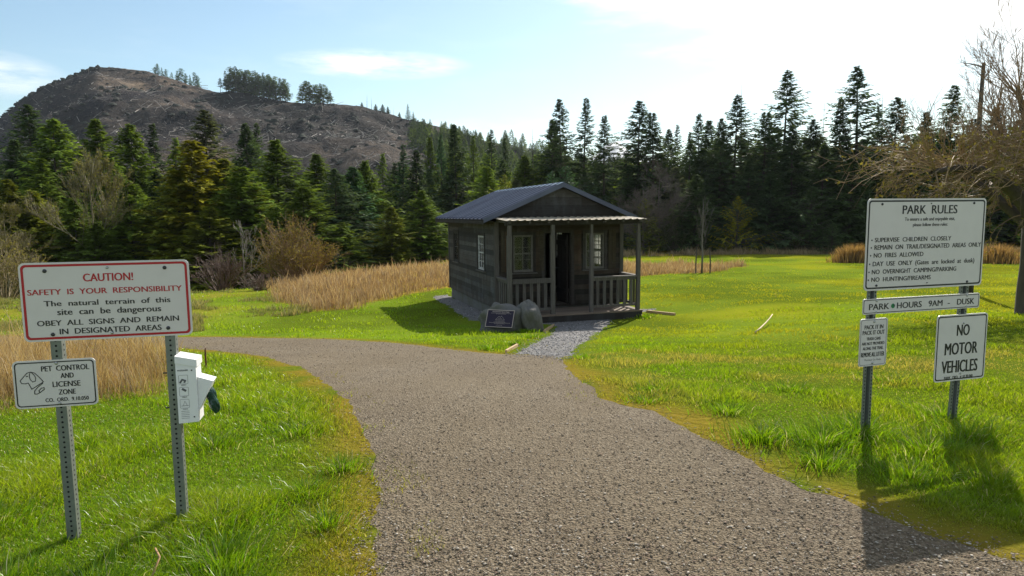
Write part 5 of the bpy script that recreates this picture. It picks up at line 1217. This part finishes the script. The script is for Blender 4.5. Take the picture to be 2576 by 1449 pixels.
# long lush tufts in the foreground and along the right verge
tx, ty, tr_, th_ = [], [], [], []
for cx_, cy_, n_, r_, h_ in [(-1.75, 2.62, 900, .34, .19), (-1.35, 2.95, 620, .26, .16), (-1.15, 2.55, 700, .26, .20), (-2.2, 2.75, 600, .3, .16), (-1.55, 3.35, 700, .34, .15), (-1.95, 3.6, 520, .3, .13), (-1.2, 3.75, 420, .22, .12), (-1.1, 4.15, 380, .2, .12), (-.98, 3.35, 260, .16, .11),
                              (-2.75, 3.4, 600, .35, .13), (-2.6, 2.5, 500, .3, .15), (-1.05, 2.35, 400, .2, .17), (-2.1, 4.6, 500, .4, .11), (-3.0, 4.6, 500, .45, .12), (-1.9, 5.6, 420, .4, .11), (-1.6, 4.9, 300, .25, .11),
                              (1.75, 4.62, 620, .33, .15), (2.15, 4.55, 700, .36, .17), (2.5, 4.75, 700, .32, .17), (1.95, 4.15, 460, .26, .13), (2.75, 4.35, 700, .4, .16), (3.2, 4.6, 600, .4, .16), (3.3, 5.05, 500, .3, .16), (2.4, 3.95, 420, .3, .12), (2.8, 3.8, 420, .3, .12), (3.4, 3.9, 420, .4, .14),
                              (1.75, 5.35, 300, .25, .11), (1.35, 6.2, 260, .3, .10), (2.6, 6.2, 300, .4, .09), (1.15, 5.75, 160, .2, .09), (3.7, 6.5, 300, .5, .10), (1.35, 17.6, 260, .2, .16), (3.6, 18.4, 200, .35, .16), (.35, 15.2, 220, .4, .12), (-.35, 10.5, 200, .22, .13), (.05, 11.5, 200, .18, .12), (.45, 13.3, 200, .2, .12), (.95, 8.9, 120, .25, .10)]:
    r2 = np.abs(g.normal(0, .55, n_))*r_; a_ = g.uniform(0, 6.283, n_); tx.append(cx_+r2*np.cos(a_)); ty.append(cy_+r2*np.sin(a_)*.8); tr_.append(np.full(n_, h_)); th_.append(a_+g.normal(0, .5, n_))
tx, ty, tr_, th_ = map(np.concatenate, (tx, ty, tr_, th_)); ok, sd, sdp = free(tx, ty); kk = ok & (sd > -.05); tx, ty, tr_, th_ = tx[kk], ty[kk], tr_[kk], th_[kk]; n = len(tx)
t_ = np.clip(g.normal(.45, .22, n), 0, .999)*3; i0 = np.minimum(t_.astype(int), 2); fr = (t_-i0)[:, None]; col = COLG[i0]*(1-fr)+COLG[i0+1]*fr
st = (g.random(n) < .07)[:, None]; col = np.where(st, np.array([.48, .46, .30]), col)*g.uniform(.75, 1.2, (n, 1))
blades('grass_tufts', tx, ty, tr_*g.uniform(.4, 1.05, n), np.maximum(.0042, .0011*ty)*g.uniform(.7, 1.3, n), g.uniform(.3, 1.5, n), col, M_grass, 'long lush grass tufts in the foreground and around the sign posts', 'grass', bend=.55, azim=th_, seed=6)
# tall dry grass: the band left of the cabin, the clump behind the pet sign, patches on the far lawn
def dry(name, n, y0, y1, seed, label, sel, hh, wmin, tone_=((.20, .125, .072), (.34, .225, .135), (.52, .40, .28))):
    x, y, g = scatter(n, y0, y1, seed); k_ = sel(x, y, g); x, y = x[k_], y[k_]; ok, sd, sdp = free(x, y); k_ = ok & (sd > .05); x, y = x[k_], y[k_]; n = len(x); T = np.array(tone_)
    c_ = fbm(x*.8, y*.8, 88); t_ = np.clip(c_*.8+g.normal(.1, .25, n), 0, .999)*2; i0 = np.minimum(t_.astype(int), 1); fr = (t_-i0)[:, None]; col = T[i0]*(1-fr)+T[i0+1]*fr
    c2 = fbm(x*2.3, y*2.3, 89); h = hh*(.20+.75*ss(.3, .7, c_)+.55*ss(.35, .75, c2))*g.uniform(.35, 1.1, n)*(1+.7*(g.random(n) > .975))
    return blades(name, x, y, h, np.maximum(wmin, .0008*y)*g.uniform(.7, 1.4, n), g.uniform(.15, .8, n), col, M_dry, label, 'dry grass', bend=.35, seed=seed)
dry('dry_grass', 420000, 17, 50, 201, 'band of tall tan dry grass left of and behind the cabin', lambda x, y, g: (sdist(x, y, DRY1)+.9*(fbm(x*.7, y*.7, 41)-.5) < .1+.9*(g.random(len(x))-.75)) & (g.random(len(x)) < .55), .50, .006)
dry('dry_grass', 300000, 5.5, 15, 202, 'tall straw-coloured dry grass behind the pet control sign', lambda x, y, g: (sdist(x, y, DRY2)+.8*(fbm(x*.7, y*.7, 41)-.5) < .1+.8*(g.random(len(x))-.8)) & (g.random(len(x)) < .55), .40, .004, ((.20, .13, .06), (.38, .26, .13), (.58, .47, .30)))
dry('dry_grass', 240000, 30, 46, 203, 'patch of dry tan grass on the lawn right of the cabin', lambda x, y, g: (sdist(x, y, DRY3)+1.1*(fbm(x*.7, y*.7, 41)-.5) < .1) & (g.random(len(x)) < .5), .42, .006)
dry('dry_grass', 120000, 50, 66, 204, 'fringe of dry grass along the foot of the far wood', lambda x, y, g: (y > 53.5+3*(fbm(x*.2, y*.2, 45)-.5)) & (y < 58) & (fbm(x*.3, y*.3, 46) > .44), .5, .01, ((.16, .12, .07), (.30, .22, .12), (.42, .32, .18)))
dry('dry_grass', 260000, 15.5, 40, 205, 'rough straw and weeds on the meadow left of the path', lambda x, y, g: (x < -5.5) & (y > 15.6) & (sdist(x, y, DRY1) > -.2) & (fbm(x*.45, y*.45, 47) > .56), .22, .006, ((.14, .17, .03), (.24, .24, .07), (.44, .36, .19)))
for nm, px, Y, w_, hh, lab, sd_ in (('grass_clump', 2146, 41.5, 1.5, 1.25, 'tall orange-brown dry grass clump left of the rules sign', 301), ('grass_clump', 2505, 40.5, 2.2, 1.25, 'wide orange-brown dry grass clump between rules sign and fruit tree', 302)):
    P = onground(px, Y); g = np.random.default_rng(sd_); n = 2000; r2 = np.abs(g.normal(0, .5, n))*w_; a_ = g.uniform(0, 6.283, n); x, y = P.x+r2*np.cos(a_), P.y+r2*np.sin(a_)*.7
    col = np.array([(.34, .21, .10)])*g.uniform(.5, 1.4, (n, 1))*np.array([1, 1, .9]); o = blades(nm, x, y, hh*g.uniform(.35, 1.1, n)*np.exp(-(r2/w_)**2), g.uniform(.02, .05, n), g.uniform(.1, .7, n), col, M_dry, lab, 'grass clump', bend=.4, azim=a_, seed=sd_)
    o['kind'] = 'thing'
# loose stones on the gravel
oct_v = np.array([(1, 0, 0), (-1, 0, 0), (0, 1, 0), (0, -1, 0), (0, 0, 1), (0, 0, -1), (.62, .62, .45), (-.62, .6, .45), (.6, -.62, .45), (-.6, -.62, .45)], float)
oct_f = np.array([(0, 2, 6), (2, 4, 6), (4, 0, 6), (2, 1, 7), (1, 4, 7), (4, 2, 7), (0, 4, 8), (4, 3, 8), (3, 0, 8), (1, 3, 9), (3, 4, 9), (4, 1, 9), (2, 0, 5), (1, 2, 5), (3, 1, 5), (0, 3, 5)])
def stones(name, n, y0, y1, seed, sel, smin, smax, tones, label, lift=.012):
    x, y, g = scatter(n, y0, y1, seed, 1.0); k_ = sel(x, y); x, y = x[k_], y[k_]; n = len(x)
    s = smin*(smax/smin)**(g.random(n)**2.6)*np.maximum(1, y/7); r3 = s[:, None]*g.uniform(.6, 1.2, (n, 3))*np.array([1, 1, .38]); a = g.uniform(0, 6.283, n)
    v = oct_v[None]*r3[:, None]*g.uniform(.8, 1.2, (n, 10, 1)); ca, sa = np.cos(a)[:, None], np.sin(a)[:, None]
    V = np.stack([v[..., 0]*ca-v[..., 1]*sa+x[:, None], v[..., 0]*sa+v[..., 1]*ca+y[:, None], v[..., 2]+(gz(x, y)+lift+r3[:, 2]*.25)[:, None]], -1)
    T = np.array(tones); c = np.repeat((T[g.integers(len(T), size=n)]*g.uniform(.7, 1.3, (n, 1)))[:, None], 10, 1)
    tag(link(name, np_mesh(name, V.reshape(-1, 3), [(np.arange(n)[:, None, None]*10+oct_f[None]).reshape(-1, 3)], M_stone, c.reshape(-1, 3))), label, 'gravel', kind='stuff')
stones('path_gravel', 150000, 2.2, 15, 401, lambda x, y: sd_path(x, y) < .14*rng.random(len(x))**3, .0022, .0095, [(.19, .155, .11), (.26, .215, .155), (.36, .305, .235), (.14, .115, .085), (.48, .43, .36), (.30, .22, .17)], 'loose brown and grey stones on the path')
stones('walkway_gravel', 60000, 8.6, 25, 402, lambda x, y: sd_spur(x, y) < .2*rng.random(len(x))**3, .005, .013, [(.22, .22, .225), (.34, .34, .345), (.48, .475, .47), (.16, .155, .155)], 'crushed grey stone of the cabin walkway', .016)
# dead leaves and chips along the verge

# ---------------------------------------------------------------- the air between here and the mountains
hm, q, out = mat('air'); pv = q.n('ShaderNodeVolumePrincipled'); pv.inputs['Color'].default_value = (.78, .89, 1, 1); pv.inputs['Density'].default_value = .00008; pv.inputs['Anisotropy'].default_value = .35
q.l(pv.outputs[0], out.inputs['Volume'])
_co = [o for o in sc.objects if o.type == 'MESH' and o.name.startswith(('ground', 'far_'))]
_zz = []; _xx = []; _yy = []
for o in _co:
    for c_ in o.bound_box: _xx.append(c_[0]); _yy.append(c_[1]); _zz.append(c_[2])
mb = MB(); mb.box(min(_xx)-30, max(_xx)+30, min(_yy)-30, max(_yy)+30, min(_zz)-1, max(_zz)+5)
mb.build('haze', hm, None, label='thin pale blue air over the meadow and hills', cat='haze', kind='stuff')
